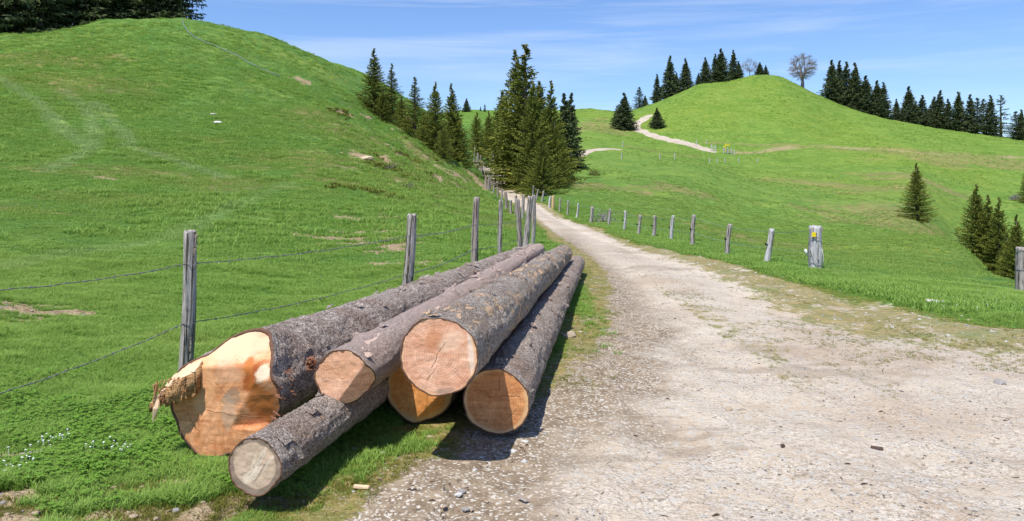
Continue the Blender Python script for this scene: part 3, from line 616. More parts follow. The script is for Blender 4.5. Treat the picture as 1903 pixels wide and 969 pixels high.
for k in range(130):
    x = r_.uniform(-.350, -.17); z = r_.uniform(-.02, .115) + .04*(x+.375)/.25; u = (x+.375)/.25
    p = Vector((x, -.13*(1-.45*u) + .02, z)); d = Vector((r_.uniform(-.7, .35), -1, r_.uniform(-.9, .35))).normalized()*r_.uniform(.008, .024)
    if x < -.31 and r_.random() < .25: d = Vector((r_.uniform(-.2, .2), -.3, -1)).normalized()*r_.uniform(.05, .11)
    m.tube([p, p+d*.6, p+d + Vector((r_.uniform(-.01, .01), 0, -.008))], [.0045, .0032, .0012], 4, cap=False)
spl = tag(obj('splinters', m.mesh('splinters', M_torn), torn), None, None, None, 'stuff')
m = MB()
for dx in (-.332, -.323, -.338, -.315): m.tube([(dx, -.10, .03), (dx+.004, -.125, -.03), (dx - .008, -.12, -.095+ (dx+.33)*2)], [.007, .006, .002], 5)
obj('hanging_splinter', m.mesh('hanging_splinter', M_fresh), torn)
# splintered pulled fibres at the right edge of the butt, orange bark scar
m = MB()
for k in range(34):
    a = r_.uniform(-.45, .45); rr = .315; y0 = r_.uniform(.02, .26); p = Vector((math.cos(a)*rr, y0, math.sin(a)*rr)); d = Vector((math.cos(a), r_.uniform(-.4, .4), math.sin(a)+r_.uniform(-.5, .2)))*r_.uniform(.02, .05)
    m.tube([p, p+d], [.006, .003], 4)
tag(obj('bark_shreds', m.mesh('bark_shreds', M_shred), rootA), None, None, None, 'stuff')

# torn red brown bark scar on the flank of the thickest log
for (yy, aa, sz) in ((1.05, -.12, .055), (.95, .02, .035), (1.18, -.25, .04), (.5, .35, .03)):
    m = MB(); rr = .335
    for k in range(46):
        a = aa + r_.gauss(0, .5)*sz/rr*1.3; y0 = yy + r_.gauss(0, 1)*sz; p = Vector((math.cos(a)*rr*.97, y0, math.sin(a)*rr*.97)); d = Vector((math.cos(a), r_.uniform(-1, .6), math.sin(a)+r_.uniform(-.6, .6))).normalized()*r_.uniform(.012, .04)
        m.tube([p, p+d], [r_.uniform(.006, .012), .003], 4)
    obj('bark_scar', m.mesh('bark_scar', M_shred), rootA)
# ---------------------------------------------------------------- spruces and bare trees
def leaf_mat(name, a, b, tip):
    g = N(name); v = g.at('v'); P = g.oco(); n = g.noise(P, .6, 3, .6)
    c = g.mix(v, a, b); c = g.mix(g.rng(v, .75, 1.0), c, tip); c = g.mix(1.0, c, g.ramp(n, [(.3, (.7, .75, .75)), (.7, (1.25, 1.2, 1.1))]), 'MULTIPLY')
    return g.fin(c, .7, None, .2, (.18, c))
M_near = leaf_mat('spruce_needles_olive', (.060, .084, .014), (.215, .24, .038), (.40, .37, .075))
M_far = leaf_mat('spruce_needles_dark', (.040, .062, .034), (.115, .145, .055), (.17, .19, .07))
M_trunk = (lambda g: g.fin(g.mix(g.noise(g.map(g.oco(), (6, 6, 1.5)), 3, 4, .7), (.10, .07, .05), (.22, .18, .15)), .9, None, .1))(N('tree_bark'))
M_bare = (lambda g: g.fin(g.mix(g.noise(g.oco(), 3, 3, .6), (.17, .15, .15), (.30, .27, .27)), .9, None, .1))(N('bare_twigs'))
def spruce_meshes(seed, h=10.0, spread=.22, whorls=26, per=8, stations=11, tw=.34, wd=.075, mat=None, base=.03, shape=.8, gaps=.0, droop=.35):
    r = random.Random(seed); quads_v = []; quads_c = []; tris = 0
    V_, Q_, A_ = [], [], []
    def quad(p, d, l, w, val):
        d = d.normalized(); s = d.cross(Vector((r.uniform(-1, 1), r.uniform(-1, 1), r.uniform(-.2, 1)))).normalized()*w/2
        b = len(V_); m_ = p + d*l*.45
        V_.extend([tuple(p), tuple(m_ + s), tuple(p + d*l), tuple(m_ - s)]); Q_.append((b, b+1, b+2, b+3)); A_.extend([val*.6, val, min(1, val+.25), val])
    br = MB()
    for i in range(whorls):
        f = i/(whorls-1); z = h*(base + (1-base-.02)*f**1.05); Rm = h*spread*((1-f)**shape)*(0.55 + .45*min(1, (f+.04)/.14)) + .06
        for k in range(per if f < .85 else 5):
            if r.random() < gaps: continue
            a = 2*math.pi*(k + r.random()*.8)/per + i*1.1; L = Rm*r.uniform(.62, 1.24); zz = z + r.uniform(-.5, .5)*h/whorls
            up = .55*f - droop*(1-f); st = max(3, int(stations*(.35 + .65*L/(h*spread)))); side = Vector((-math.sin(a), math.cos(a), 0)); o = Vector((math.cos(a), math.sin(a), 0))
            prev = Vector((0, 0, zz)); tone = r.uniform(.15, .75)
            for s in range(1, st+1):
                t = s/st; p = Vector((0, 0, zz)) + o*L*t + Vector((0, 0, L*(up*t + .22*t*t)))
                if t > .08:
                    for sg in (-1, 1):
                        d = (o*r.uniform(.5, 1.1) + side*sg*r.uniform(.5, 1.2) + Vector((0, 0, r.uniform(-.65, .15))))
                        ll = tw*r.uniform(.6, 1.3)*(1.25-.5*t)*(1-.62*f); quad(p, d, ll, wd*r.uniform(.7, 1.4), min(1, tone + r.uniform(-.2, .25)))
                        q2 = p + d.normalized()*ll*.55; quad(q2, d + o*.8 + Vector((0, 0, r.uniform(-.7, .3))), ll*.7, wd*r.uniform(.7, 1.2), min(1, tone + r.uniform(-.1, .35)))
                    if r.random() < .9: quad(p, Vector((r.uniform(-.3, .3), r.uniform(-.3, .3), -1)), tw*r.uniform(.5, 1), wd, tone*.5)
                quad(prev, p-prev, (p-prev).length*1.25, wd*1.2, tone)
                prev = p
    for k in range(10): quad(Vector((0, 0, h*(.93+.006*k))), Vector((r.uniform(-.4, .4), r.uniform(-.4, .4), 1)), h*.028, wd, .4)
    me = mesh_np('crown', V_, [np.array(Q_)], False, [mat]); attr(me, 'v', np.clip(A_, 0, 1))
    t = MB(); t.tube([(0, 0, -.4), (0, 0, 0), (.04, .02, h*.3), (0, 0, h*.7), (0, 0, h)], [h*.022, h*.018, h*.013, h*.006, h*.0015], 8, jit=.08)
    return me, t.mesh('trunk', M_trunk, True), h
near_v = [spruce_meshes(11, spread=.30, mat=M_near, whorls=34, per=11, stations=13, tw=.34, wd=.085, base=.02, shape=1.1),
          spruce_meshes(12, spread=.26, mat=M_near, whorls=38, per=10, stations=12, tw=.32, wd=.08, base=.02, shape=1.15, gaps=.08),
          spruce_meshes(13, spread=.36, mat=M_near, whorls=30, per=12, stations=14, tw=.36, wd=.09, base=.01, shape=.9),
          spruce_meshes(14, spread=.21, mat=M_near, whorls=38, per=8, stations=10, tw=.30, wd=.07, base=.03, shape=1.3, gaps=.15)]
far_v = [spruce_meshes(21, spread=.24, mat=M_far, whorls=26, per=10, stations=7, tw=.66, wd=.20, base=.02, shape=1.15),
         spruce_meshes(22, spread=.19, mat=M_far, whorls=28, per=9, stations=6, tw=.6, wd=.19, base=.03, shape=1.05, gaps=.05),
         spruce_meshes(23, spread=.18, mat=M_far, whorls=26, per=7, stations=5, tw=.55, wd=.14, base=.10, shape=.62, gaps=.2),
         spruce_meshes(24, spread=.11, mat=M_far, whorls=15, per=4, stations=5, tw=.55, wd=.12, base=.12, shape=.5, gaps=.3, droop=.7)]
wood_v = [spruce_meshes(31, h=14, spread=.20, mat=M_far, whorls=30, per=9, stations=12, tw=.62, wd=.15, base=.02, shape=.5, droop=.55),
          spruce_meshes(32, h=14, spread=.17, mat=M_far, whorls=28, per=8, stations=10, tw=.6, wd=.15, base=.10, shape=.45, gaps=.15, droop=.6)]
tree_rng = random.Random(3)
def put_tree(var, px, top, Y, label, group, width=1.0, base=None, h=None, name='spruce_tree', cat='spruce tree', sink=0.1):
    if base is not None: x, Y, zg = spot(px, base)
    else: x = pxx(px, Y); zg = gz(x, Y)
    hh = h or (pz(top, Y) - zg)
    if var in far_v: width *= tree_rng.uniform(1.05, 1.35)
    t = thing(name, (x, Y, zg - sink), label, cat, group, (0, 0, tree_rng.uniform(0, 6.28)))
    s = (hh+sink)/var[2]; t.scale = (s*width, s*width, s)
    for nm, me in (('crown', var[0]), ('trunk', var[1])): obj(nm, me, t)
    return t
n0, n1_, n2_, n3_ = near_v; f0, f1, f2, f3 = far_v
G = 'spruces on the spur above the road, left of the cluster'
for a in [(n1_, 695, 90, 62, 'tall spruce highest up the left spur, its thin top against the sky', 1.0), (n3_, 728, 118, 63.5, 'narrow spruce just right of the tall one highest on the left spur', 1.3),
          (n0, 712, 168, 61, 'low bushy spruce in front of the two highest on the left spur', 1.0), (n2_, 747, 180, 61, 'short dark spruce between the highest pair and the thin topped tree', .8),
          (n3_, 771, 143, 59, 'spindly spruce with a bare looking tip in the middle of the left spur row', 1.35), (n0, 809, 152, 54.5, 'broad olive spruce standing lowest on the left spur beside the bank', .95),
          (n1_, 839, 155, 59, 'dark pointed spruce at the right end of the left spur row', 1.1), (n2_, 788, 205, 55, 'low rounded spruce left of the broad olive one on the spur', .75),
          (n2_, 824, 232, 51.5, 'small bushy spruce at the foot of the left spur row', .8), (n0, 850, 205, 62, 'low spruce behind the dark pointed one at the end of the spur row', .9)]:
    put_tree(a[0], a[1], a[2], a[3], a[4], G, a[5]*(1.4 if a[1] < 800 else 1.12))
G = 'big spruce cluster at the bend of the road'
for a in [(n2_, 886, 208, 80, 'low dense spruce at the left edge of the cluster by the road bend', .72), (n0, 908, 205, 88, 'mid height spruce second from the left in the roadside cluster', .8), (n1_, 958, 92, 69, 'tall spruce with the left of the twin tops in the cluster', .92),
          (n3_, 976, 82, 65, 'tallest spruce of the roadside cluster, with the right of the twin tops', 1.75), (n0, 934, 168, 90, 'spruce filling the left shoulder of the roadside cluster', 1.0),
          (n0, 990, 150, 58, 'broad olive spruce at the front centre of the roadside cluster', .78), (n1_, 1024, 150, 62, 'pointed dark spruce right of the cluster centre', 1.15), (n1_, 1003, 150, 66, 'spruce between the front centre one and the pointed dark one', 1.0),
          (n2_, 1030, 215, 58.5, 'rounded spruce at the lower right flank of the roadside cluster', .85), (n2_, 968, 225, 68, 'rounded spruce at the lower left flank of the cluster above the road', .5), (n2_, 1008, 255, 53.5, 'low spreading spruce foremost in the cluster by the fence', .95), (n0, 1045, 235, 66, 'spruce behind the lower right flank of the cluster', .8),
          (f1, 1049, 174, 92, 'slim dark spruce, left of the pair behind the cluster', .95), (f1, 1061, 173, 94, 'slim dark spruce, right of the pair behind the cluster', .95)]:
    put_tree(a[0], a[1], a[2], a[3], a[4], G, a[5]*(1.25 if a[1] < 1015 else .95))
G = 'distant spruces in the gap between the hills'
for a in [(f0, 867, 183, 160, 'small distant spruce alone in the gap right of the left spur', 1.2), (f1, 893, 198, 175, 'tiny distant spruce, left of two in the gap between the hills', 1), (f2, 901, 194, 176, 'tiny distant spruce, right of two in the gap between the hills', 1)]: put_tree(a[0], a[1], a[2], a[3], a[4], G, a[5])
G = 'spruces along the path up the conical hill'
for a in [(f0, 1160, 173, None, 'dark spruce standing at the upper end of the pale hill path', 1.35, 241), (f2, 1148, 196, None, 'small spruce touching the left side of the one by the hill path', 1.5, 239), (f0, 1221, 201, None, 'small rounded spruce alone on the left flank of the conical hill', 1.5, 237)]: put_tree(a[0], a[1], a[2], 200, a[4], G, a[5], base=a[6])
G = 'spruces on the left skyline of the conical hill'
words = ['grey thin spruce at the far left of the conical hill skyline', 'tiny spruce right of the grey thin one on the left skyline', 'narrow spruce at the left edge of the two tall ones on the hill skyline', 'tall spruce, first of two prominent on the left hill skyline', 'low spruce between the two prominent skyline ones', 'tall spruce, second of two prominent on the left hill skyline',
         'small spruce just below the middle group of the hill skyline', 'mid height spruce opening the middle skyline group', 'spruce leaning against the broadest one near the hilltop', 'broadest spruce of the group left of the hilltop', 'slender spruce right of the broadest one near the hilltop', 'shorter spruce tucked right of the slender one near the hilltop', 'small spruce, left of two right beside the hilltop', 'smallest spruce, right of two right beside the hilltop']
for (v, px, top, Y, w), lb in zip([(f2, 1188, 162, 238, 1.5), (f0, 1199, 178, 240, 1.2), (f1, 1221, 138, 226, 1.0), (f0, 1245, 104, 226, .95), (f0, 1257, 135, 228, 1.0), (f0, 1274, 109, 226, 1.0), (f0, 1298, 136, 226, 1.1), (f0, 1311, 107, 226, 1.05), (f1, 1329, 100, 227, 1.0), (f0, 1340, 91, 227, 1.15), (f1, 1363, 93, 229, .95), (f0, 1373, 114, 229, 1.1), (f0, 1412, 116, 233, 1.5), (f0, 1423, 121, 233, 1.3)], words):
    put_tree(v, px, top, Y, lb, G, w)
G = 'tall dark spruces on the right shoulder of the conical hill'
words = ['tall spruce at the left edge of the dark clump on the right shoulder', 'second spruce from the left in the dark clump on the right shoulder', 'third spruce from the left in the dark clump on the right shoulder', 'widest spruce in the middle of the dark clump on the right shoulder', 'lower spruce just right of the widest in the dark clump', 'spruce at the right side of the dark clump, first of its last pair', 'spruce closing the dark clump, second of its last pair', 'tiny spruce just left of the dark clump on the right shoulder', 'low spruce filling the foot of the dark clump']
for (v, px, top, Y, w), lb in zip([(f0, 1546, 112, 227, 1.0), (f1, 1560, 113, 228, 1.1), (f1, 1573, 115, 226, 1.1), (f0, 1589, 117, 225, 1.0), (f0, 1609, 141, 223, 1.15), (f0, 1630, 150, 222, 1.1), (f1, 1642, 153, 221, 1.1), (f0, 1528, 174, 229, 1.2), (f0, 1600, 160, 224, 1.2)], words): put_tree(v, px, top, Y, lb, G, w)
G = 'row of spruces along the right skyline'
words = ['first spruce at the left end of the right skyline row', 'tall grey green spruce near the left end of the right skyline row', 'short spruce beside the tall one near the left end of the skyline row', 'mid height spruce third in the right skyline row', 'low spruce in the first gap of the right skyline row', 'tall pointed spruce, the highest left of the middle of the row', 'short spruce left of that highest one before the row middle', 'spruce just right of the highest one before the row middle', 'sturdy spruce at the middle of the right skyline row', 'dense spruce just beyond the middle of the skyline row', 'thin spruce right of the dense one in the skyline row', 'pale thin spruce between two dense ones near the row end', 'dense spruce last but one in the skyline row', 'sparse ragged spruce with drooping bare branches ending the row', 'thin spruce, left of two cut by the picture edge', 'taller spruce, right of two cut by the picture edge', 'low bushy spruce under the left part of the skyline row']
for (v, px, top, Y, w), lb in zip([(f0, 1666, 184, 222, 1.1), (f0, 1689, 161, 222, 1.15), (f0, 1702, 188, 222, 1.2), (f1, 1714, 177, 221, 1.3), (f0, 1729, 196, 221, 1.2), (f1, 1747, 168, 221, 1.2), (f0, 1736, 180, 222, 1.1), (f1, 1762, 184, 220, 1.2), (f0, 1781, 171, 219, 1.0), (f1, 1803, 176, 218, 1.1), (f2, 1816, 182, 218, 1.1), (f2, 1828, 184, 218, 1.2), (f1, 1841, 177, 217, 1.15), (f3, 1860, 178, 217, 1.4), (f2, 1888, 207, 215, 1.5), (f0, 1898, 204, 215, 1.0), (f0, 1677, 200, 221, 1.2)], words): put_tree(v, px, top, Y, lb, G, w)
G = 'spruces on the slope right of the road'
for a in [(n0, 1703, 303, None, 'olive spruce standing alone on the mid slope right of the road', 1.15, 409)]: put_tree(a[0], a[1], a[2], 75, a[4], G, a[5], base=a[6])
G = 'spruces in the hollow at the right'
for a in [(n0, 1814, 342, 78, 'tallest spruce of the hollow group, at its left', 1.15), (n1_, 1836, 362, 77, 'middle spruce of the hollow group', 1.25), (n1_, 1856, 367, 75, 'third spruce of the hollow group, slim and dark', 1.25), (n0, 1889, 398, 66, 'lowest spruce of the hollow group, nearest the picture edge', 1.0), (n2_, 1872, 432, 68, 'bushy spruce filling the foot of the hollow group', .8)]: put_tree(a[0], a[1], a[2], a[3], a[4], G, a[5])
put_tree(n1_, 1908, 303, 100, 'thin olive spruce cut off by the right picture edge halfway up', G, .9, base=378)
G = 'dark spruce wood on top of the left hill'
words = ['dark spruce at the far left of the hilltop wood', 'second dark spruce from the left in the hilltop wood', 'dark spruce left of the small sky gap in the hilltop wood', 'spruce directly left of the low sky gap in the hilltop wood', 'spruce directly right of the low sky gap in the hilltop wood', 'shaded spruce in the middle of the hilltop wood', 'shaded spruce right of the middle of the hilltop wood', 'dark spruce left of the last three in the hilltop wood', 'dense spruce third from the right end of the hilltop wood', 'spruce second from the right end of the hilltop wood', 'outermost spruce of the hilltop wood, its branches fanning into the sky', 'spruce standing deeper in the wood behind its left half', 'spruce standing deeper in the wood behind its right half', 'spruce deeper in the wood behind the sky gap', 'spruce deepest in the wood near its right end']
for k, (px, Y, h, w) in enumerate([(8, 66, 15, 1.1), (42, 68, 14, 1.1), (76, 67, 15, 1.05), (103, 69, 13, .9), (150, 70, 14, .95), (178, 70, 15, 1.1), (208, 71, 13, 1.1), (236, 72, 14, 1.1), (262, 72, 15, 1.1), (290, 72, 12, 1.1), (318, 72.5, 13, .95), (25, 76, 15, 1.2), (240, 78, 14, 1.2), (128, 80, 13, 1.0), (300, 79, 12, 1.1)]): put_tree(wood_v[1 if k in (3, 4, 13) else 0], px, 0, Y, words[k], G, w, h=h, sink=.5)

def bare_tree(px, top, Y, label, seed, thick=1.0, wide=.42, n=420):
    """trunk and limbs reaching to points spread through a rounded crown, ending in fine twigs"""
    x = pxx(px, Y); zg = gz(x, Y); h = pz(top, Y) - zg; r = random.Random(seed)
    t = thing('bare_tree', (x, Y, zg), label, 'tree', 'leafless trees on the conical hill')
    tr = MB(); tw = MB(); cz = h*.60; ch = h*.42; cw = h*wide; fork = Vector((0, 0, h*.22))
    tr.tube([(0, 0, -.4), (0, 0, 0), (.1, 0, h*.12), tuple(fork)], [h*.045*thick, h*.036*thick, h*.030*thick, h*.027*thick], 8)
    limbs = []
    for k in range(11):
        a = k*2.4; e = r.uniform(.15, 1.0); d = Vector((math.cos(a)*(1-e*.8), math.sin(a)*(1-e*.8), e)); tip = Vector((d.x*cw*.8, d.y*cw*.8, cz - ch*.5 + e*ch*1.1)); mid = fork.lerp(tip, .5) + Vector((r.uniform(-.04, .04)*h, r.uniform(-.04, .04)*h, -.02*h))
        tr.tube([fork - Vector((0, 0, .02*h*(k % 3))), mid, tip], [h*.015*thick, h*.009*thick, h*.003], 5, cap=False); limbs += [fork.lerp(mid, .6), mid, mid.lerp(tip, .5), tip]
    for k in range(n):
        v = Vector((r.gauss(0, 1), r.gauss(0, 1), r.gauss(0, 1))).normalized()*r.uniform(.45, 1)**.6; p = Vector((v.x*cw, v.y*cw, cz + v.z*ch)); b = min(limbs, key=lambda q: (q-p).length + .3*max(0, q.z-p.z)); m_ = b.lerp(p, .55) + Vector((0, 0, .01*h))
        tw.tube([b, m_, p], [h*.004, h*.003, h*.0012], 3, cap=False)
        for _ in range(6):
            e = p + Vector((r.uniform(-1, 1), r.uniform(-1, 1), r.uniform(-.6, 1)))*h*.055; tw.tube([m_.lerp(p, r.random()), e], [h*.0022, h*.001], 3, cap=False)
    obj('trunk', tr.mesh('trunk', M_bare, True), t); obj('crown', tw.mesh('crown', M_bare), t)
bare_tree(1491, 101, 229, 'large leafless tree with a round crown standing apart right of the hilltop', 5, 1.7, .46, 480)
bare_tree(1393, 109, 233, 'smaller pale leafless tree behind the very top of the conical hill', 9, .7, .50, 260)
# ---------------------------------------------------------------- fences
def post_mat(name, a, b, c, yel=0):
    g = N(name); P = g.oco(); s = g.noise(g.map(P, (1, 1, .06)), 90, 4, .7); n = g.noise(P, 8, 4, .6); s2 = g.noise(g.map(P, (1, 1, .04)), 38, 4, .6)
    col = g.mix(g.rng(s, .35, .65), b, a); col = g.mix(g.rng(s2, .52, .60, 0, .95), col, c); col = g.mix(g.rng(n, .5, .7, 0, .5), col, (.33, .26, .20))
    return g.fin(col, .85, g.bump(g.ma('ADD', s, s2), .8, .012), .15)
M_post = post_mat('weathered_post', (.50, .46, .43), (.25, .22, .20), (.06, .045, .035))
M_post2 = post_mat('brownish_post', (.42, .37, .34), (.27, .22, .19), (.10, .07, .055))
M_pale = post_mat('fresh_yellow_post', (.66, .50, .26), (.52, .38, .18), (.30, .18, .08))
M_white = post_mat('silvery_post', (.58, .575, .58), (.42, .41, .41), (.14, .12, .11))
M_wire = (lambda g: g.fin(g.mix(g.noise(g.pos(), 30, 2), (.16, .155, .15), (.36, .35, .33)), .45, None, .5, None, .55))(N('galvanised_wire'))
M_gwire = (lambda g: g.fin((.20, .30, .26), .5, None, .5))(N('green_wire'))
M_black = (lambda g: g.fin((.02, .02, .022), .5, None, .4))(N('black_plastic'))
def pmesh(h, d, mat, seed, bend=.02, knots=0, n=18, taper=.12, below=.25, square=0.0):
    r = np.random.default_rng(seed); m = 22; zs = np.concatenate([np.linspace(-below, h-.012, m), [h]]); th = np.linspace(0, 2*math.pi, n, endpoint=False); v = []
    bx, by = r.uniform(-bend, bend, 2)
    for i, z in enumerate(zs):
        t = max(0, z)/h; rad = d/2*(1 + taper*(1-t)); ox, oy = bx*math.sin(t*3.1), by*math.sin(t*2.6)
        if i == len(zs)-1: rad *= .86
        q = 1 + .06*fbm(np.cos(th)*1.5+seed, np.sin(th)*1.5, z*3, o=3, s=3) - .05*(fbm(np.cos(th)*5, np.sin(th)*5+seed, z*.7, o=2, s=8) > .35)
        if square: q = q*(1 + square*(1/np.maximum(np.abs(np.cos(th)), np.abs(np.sin(th))) - 1))
        v += np.stack([ox+np.cos(th)*rad*q, oy+np.sin(th)*rad*q, np.full(n, z) + (.012*fbm(np.cos(th)*2+seed, np.sin(th)*2, o=2) if i >= len(zs)-2 else 0)], -1).tolist()
    R_ = len(zs); v.append((bx*math.sin(3.1), by*math.sin(2.6), h+.004))
    q4 = [(i*n+k, i*n+(k+1) % n, (i+1)*n+(k+1) % n, (i+1)*n+k) for i in range(R_-1) for k in range(n)]
    return mesh_np('post', v, [np.array(q4), np.array([(R_*n, (R_-1)*n+k, (R_-1)*n+(k+1) % n) for k in range(n)])], True, [mat])
def wire_pts(a, b, sag=.03, n=18, jit=.0, seed=0):
    r = random.Random(seed); a, b = Vector(a), Vector(b)
    return [a.lerp(b, i/n) + Vector((0, 0, -sag*4*(i/n)*(1-i/n))) + (Vector((r.uniform(-jit, jit), r.uniform(-jit, jit), r.uniform(-jit, jit))) if 0 < i < n else Vector()) for i in range(n+1)]
def barbed(m, pts, barbs=True, rad=.0028, seed=0, step=.11):
    """two twisted strands and four-pointed barbs"""
    r = random.Random(seed); L = [0]
    for p, q in zip(pts[:-1], pts[1:]): L.append(L[-1]+(q-p).length)
    def at(s):
        for i in range(len(pts)-1):
            if s <= L[i+1] or i == len(pts)-2: return pts[i].lerp(pts[i+1], (s-L[i])/max(1e-6, L[i+1]-L[i])), (pts[i+1]-pts[i]).normalized()
    for ph in (0, math.pi):
        o = []; ns = int(L[-1]/.02)
        for i in range(ns+1):
            p, d = at(L[-1]*i/ns); s = d.orthogonal().normalized(); b = d.cross(s); a = i*.9+ph; o.append(p + (s*math.cos(a)+b*math.sin(a))*rad*.9)
        m.tube(o, rad, 4, cap=False)
    if barbs:
        s = r.uniform(0, step)
        while s < L[-1]:
            p, d = at(s); u = d.orthogonal().normalized(); w = d.cross(u); m.tube([p-d*.009, p+d*.009], rad*2.3, 5)
            for k in range(4):
                a = r.uniform(0, 6.28); e = (u*math.cos(a)+w*math.sin(a)+d*r.uniform(-.4, .4)).normalized()*.017; m.tube([p, p+e], [rad*.8, rad*.3], 3, cap=False)
            s += step*r.uniform(.85, 1.15)
GL = tag(obj('wire_fence', None, None, (0, 0, 0)), 'weathered posts with two barbed wires along the meadow left of the logs and road', 'fence')
GL.location = (-2.56, 6, gz(-2.56, 6)); OL = Vector(GL.location)
def add_post(root, origin, x, y, ztop, d, mat, seed, lean=(0, 0), name='post', **k):
    z0 = gz(x, y); p = obj(name, pmesh(ztop-z0, d, mat, seed, **k), root, Vector((x, y, z0)) - origin, (lean[0], lean[1], 0)); return p
lefts = [(353, 6.0, 428, .100, M_post, (0, .035)), (766, 9.0, 398, .118, M_post, (0, .085)), (886, 12.0, 367, .105, M_post2, (0, .03)), (931, 15.0, 372, .085, M_post, (0, .02)), (961, 14.6, 370, .095, M_post2, (0, -.05)), (986, 16.5, 365, .125, M_post, (0, .10)), (992, 18.4, 363, .09, M_post, (0, .02))]
LP = []
for k, (px, Y, top, d, mt, ln) in enumerate(lefts):
    x = pxx(px, Y); z0 = gz(x, Y); zt = pz(top, Y); x -= math.tan(ln[1])*(zt-z0) ; p = add_post(GL, OL, x, Y, zt, d, mt, 100+k, ln); LP.append((x, Y, z0, zt, ln[1], p, d))
def on_post(i, z, side=-.055):
    x, y, z0, zt, ln, p, d = LP[i]; return Vector((x + math.tan(ln)*(z-z0), y - d*.52, z))
P0 = (pxx(-350, 4.0), 4.0); z0 = gz(*P0); add_post(GL, OL, P0[0], P0[1], z0+1.15, .10, M_post, 99)
up = [Vector((P0[0], P0[1]-.05, .99)), on_post(0, pz(490, 6)), on_post(1, pz(438, 9)), on_post(2, pz(417, 12)), on_post(4, pz(410, 14.6)), on_post(5, pz(400, 16.5))]
lo = [Vector((P0[0], P0[1]-.05, .20)), on_post(0, pz(600, 6)), on_post(1, pz(509, 9)), on_post(2, pz(462, 12)), on_post(4, pz(445, 14.6)), on_post(5, pz(432, 16.5))]
for pts, sg in ((up, .035), (lo, .045)):
    m = MB()
    for i, (a, b) in enumerate(zip(pts[:-1], pts[1:])): barbed(m, [p-OL for p in wire_pts(a, b, sg if i else .06, 22, .004, i)], i < 3, .0025 if i < 2 else .0032, i)
    obj('wire', m.mesh('wire', M_wire), GL)
# wire turns and staples, bark strip and knots on the nearest two posts
for i, zz in ((0, pz(490, 6)), (0, pz(600, 6)), (1, pz(438, 9)), (1, pz(509, 9)), (1, pz(497, 9))):
    m = MB(); c = on_post(i, zz); x, y, _, _, ln, p, d = LP[i]; c = c + Vector((0, d*.52, 0)) - Vector((x, y, LP[i][2]))
    m.tube([(c.x + math.cos(a)*d*.56, math.sin(a)*d*.56, c.z + .006*math.sin(a*2+1) + .004*a/6.28) for a in np.linspace(0, 6.6, 22)], .003, 4); obj('wire_loop', m.mesh('wire_loop', M_wire), p)
M_strip = (lambda g: g.fin(g.mix(g.noise(g.oco(), 25, 4, .7), (.17, .115, .08), (.45, .40, .36)), .9, g.bump(g.noise(g.oco(), 60, 3), .8, .01), .1))(N('loose_bark'))
r_ = random.Random(8)
for (i, n_, lo_, hi_) in ((0, 11, .15, .97), (1, 8, .1, .8)):
    x, y, z0, zt, ln, p, d = LP[i]
    for k in range(n_):
        m = MB(); z = (lo_ + (hi_-lo_)*(k+.5)/n_)*(zt-z0); a = -.35 + r_.uniform(-.25, .25); ww = r_.uniform(.10, .22); hh = r_.uniform(.02, .055); th_ = [a-ww, a, a+ww]; pv = []
        for zz in (z-hh, z, z+hh):
            for q, t_ in enumerate(th_): rr = d/2*(1.10 + .10*(q == 1) + r_.uniform(0, .14)); pv.append((math.cos(t_)*rr, math.sin(t_)*rr, zz + r_.uniform(-.008, .008)))
        inn = [(X*.86, Y_*.86, Z_) for X, Y_, Z_ in pv]; qs = [(0,1,4,3),(1,2,5,4),(3,4,7,6),(4,5,8,7),(0,3,12,9),(3,6,15,12),(2,11,14,5),(5,14,17,8),(0,9,10,1),(1,10,11,2),(6,7,16,15),(7,8,17,16)]
        m.add(pv+inn, qs); obj('bark_strip', m.mesh('bark_strip', M_strip), p)
# far part of the same fence, down the left side of the road
fl = [(971,409,363,.11),(958,400,363,.08),(949,398,372,.06),(941,391,357,.13),(932,372,352,.12),(925,369,349,.12),(917,361,345,.10),(910,354,330,.14),(907,353,326,.13),(904,350,327,.14),(901,347,330,.13)]
for k, (px, b, t_, d) in enumerate(fl):
    x, y, z = spot(px, b); zt = pz(t_, y); add_post(GL, OL, x, y, min(zt, z+1.5), max(.10, d), (M_post, M_post2)[k % 2], 130+k, (0, r_.uniform(-.05, .08)), n=8)
for k, (px, Y, hh) in enumerate([(898, 68, 1.3), (893, 70, 1.5), (889, 71, 1.6), (885, 72, 1.5), (881, 73, 1.6), (912, 84, 1.6), (916, 86, 1.5), (935, 88, 1.6), (939, 90, 1.5), (945, 91, 1.5)]):
    x = pxx(px, Y); add_post(GL, OL, x, Y, gz(x, Y)+hh, .12, M_post, 150+k, (0, r_.uniform(-.1, .1)), n=8)
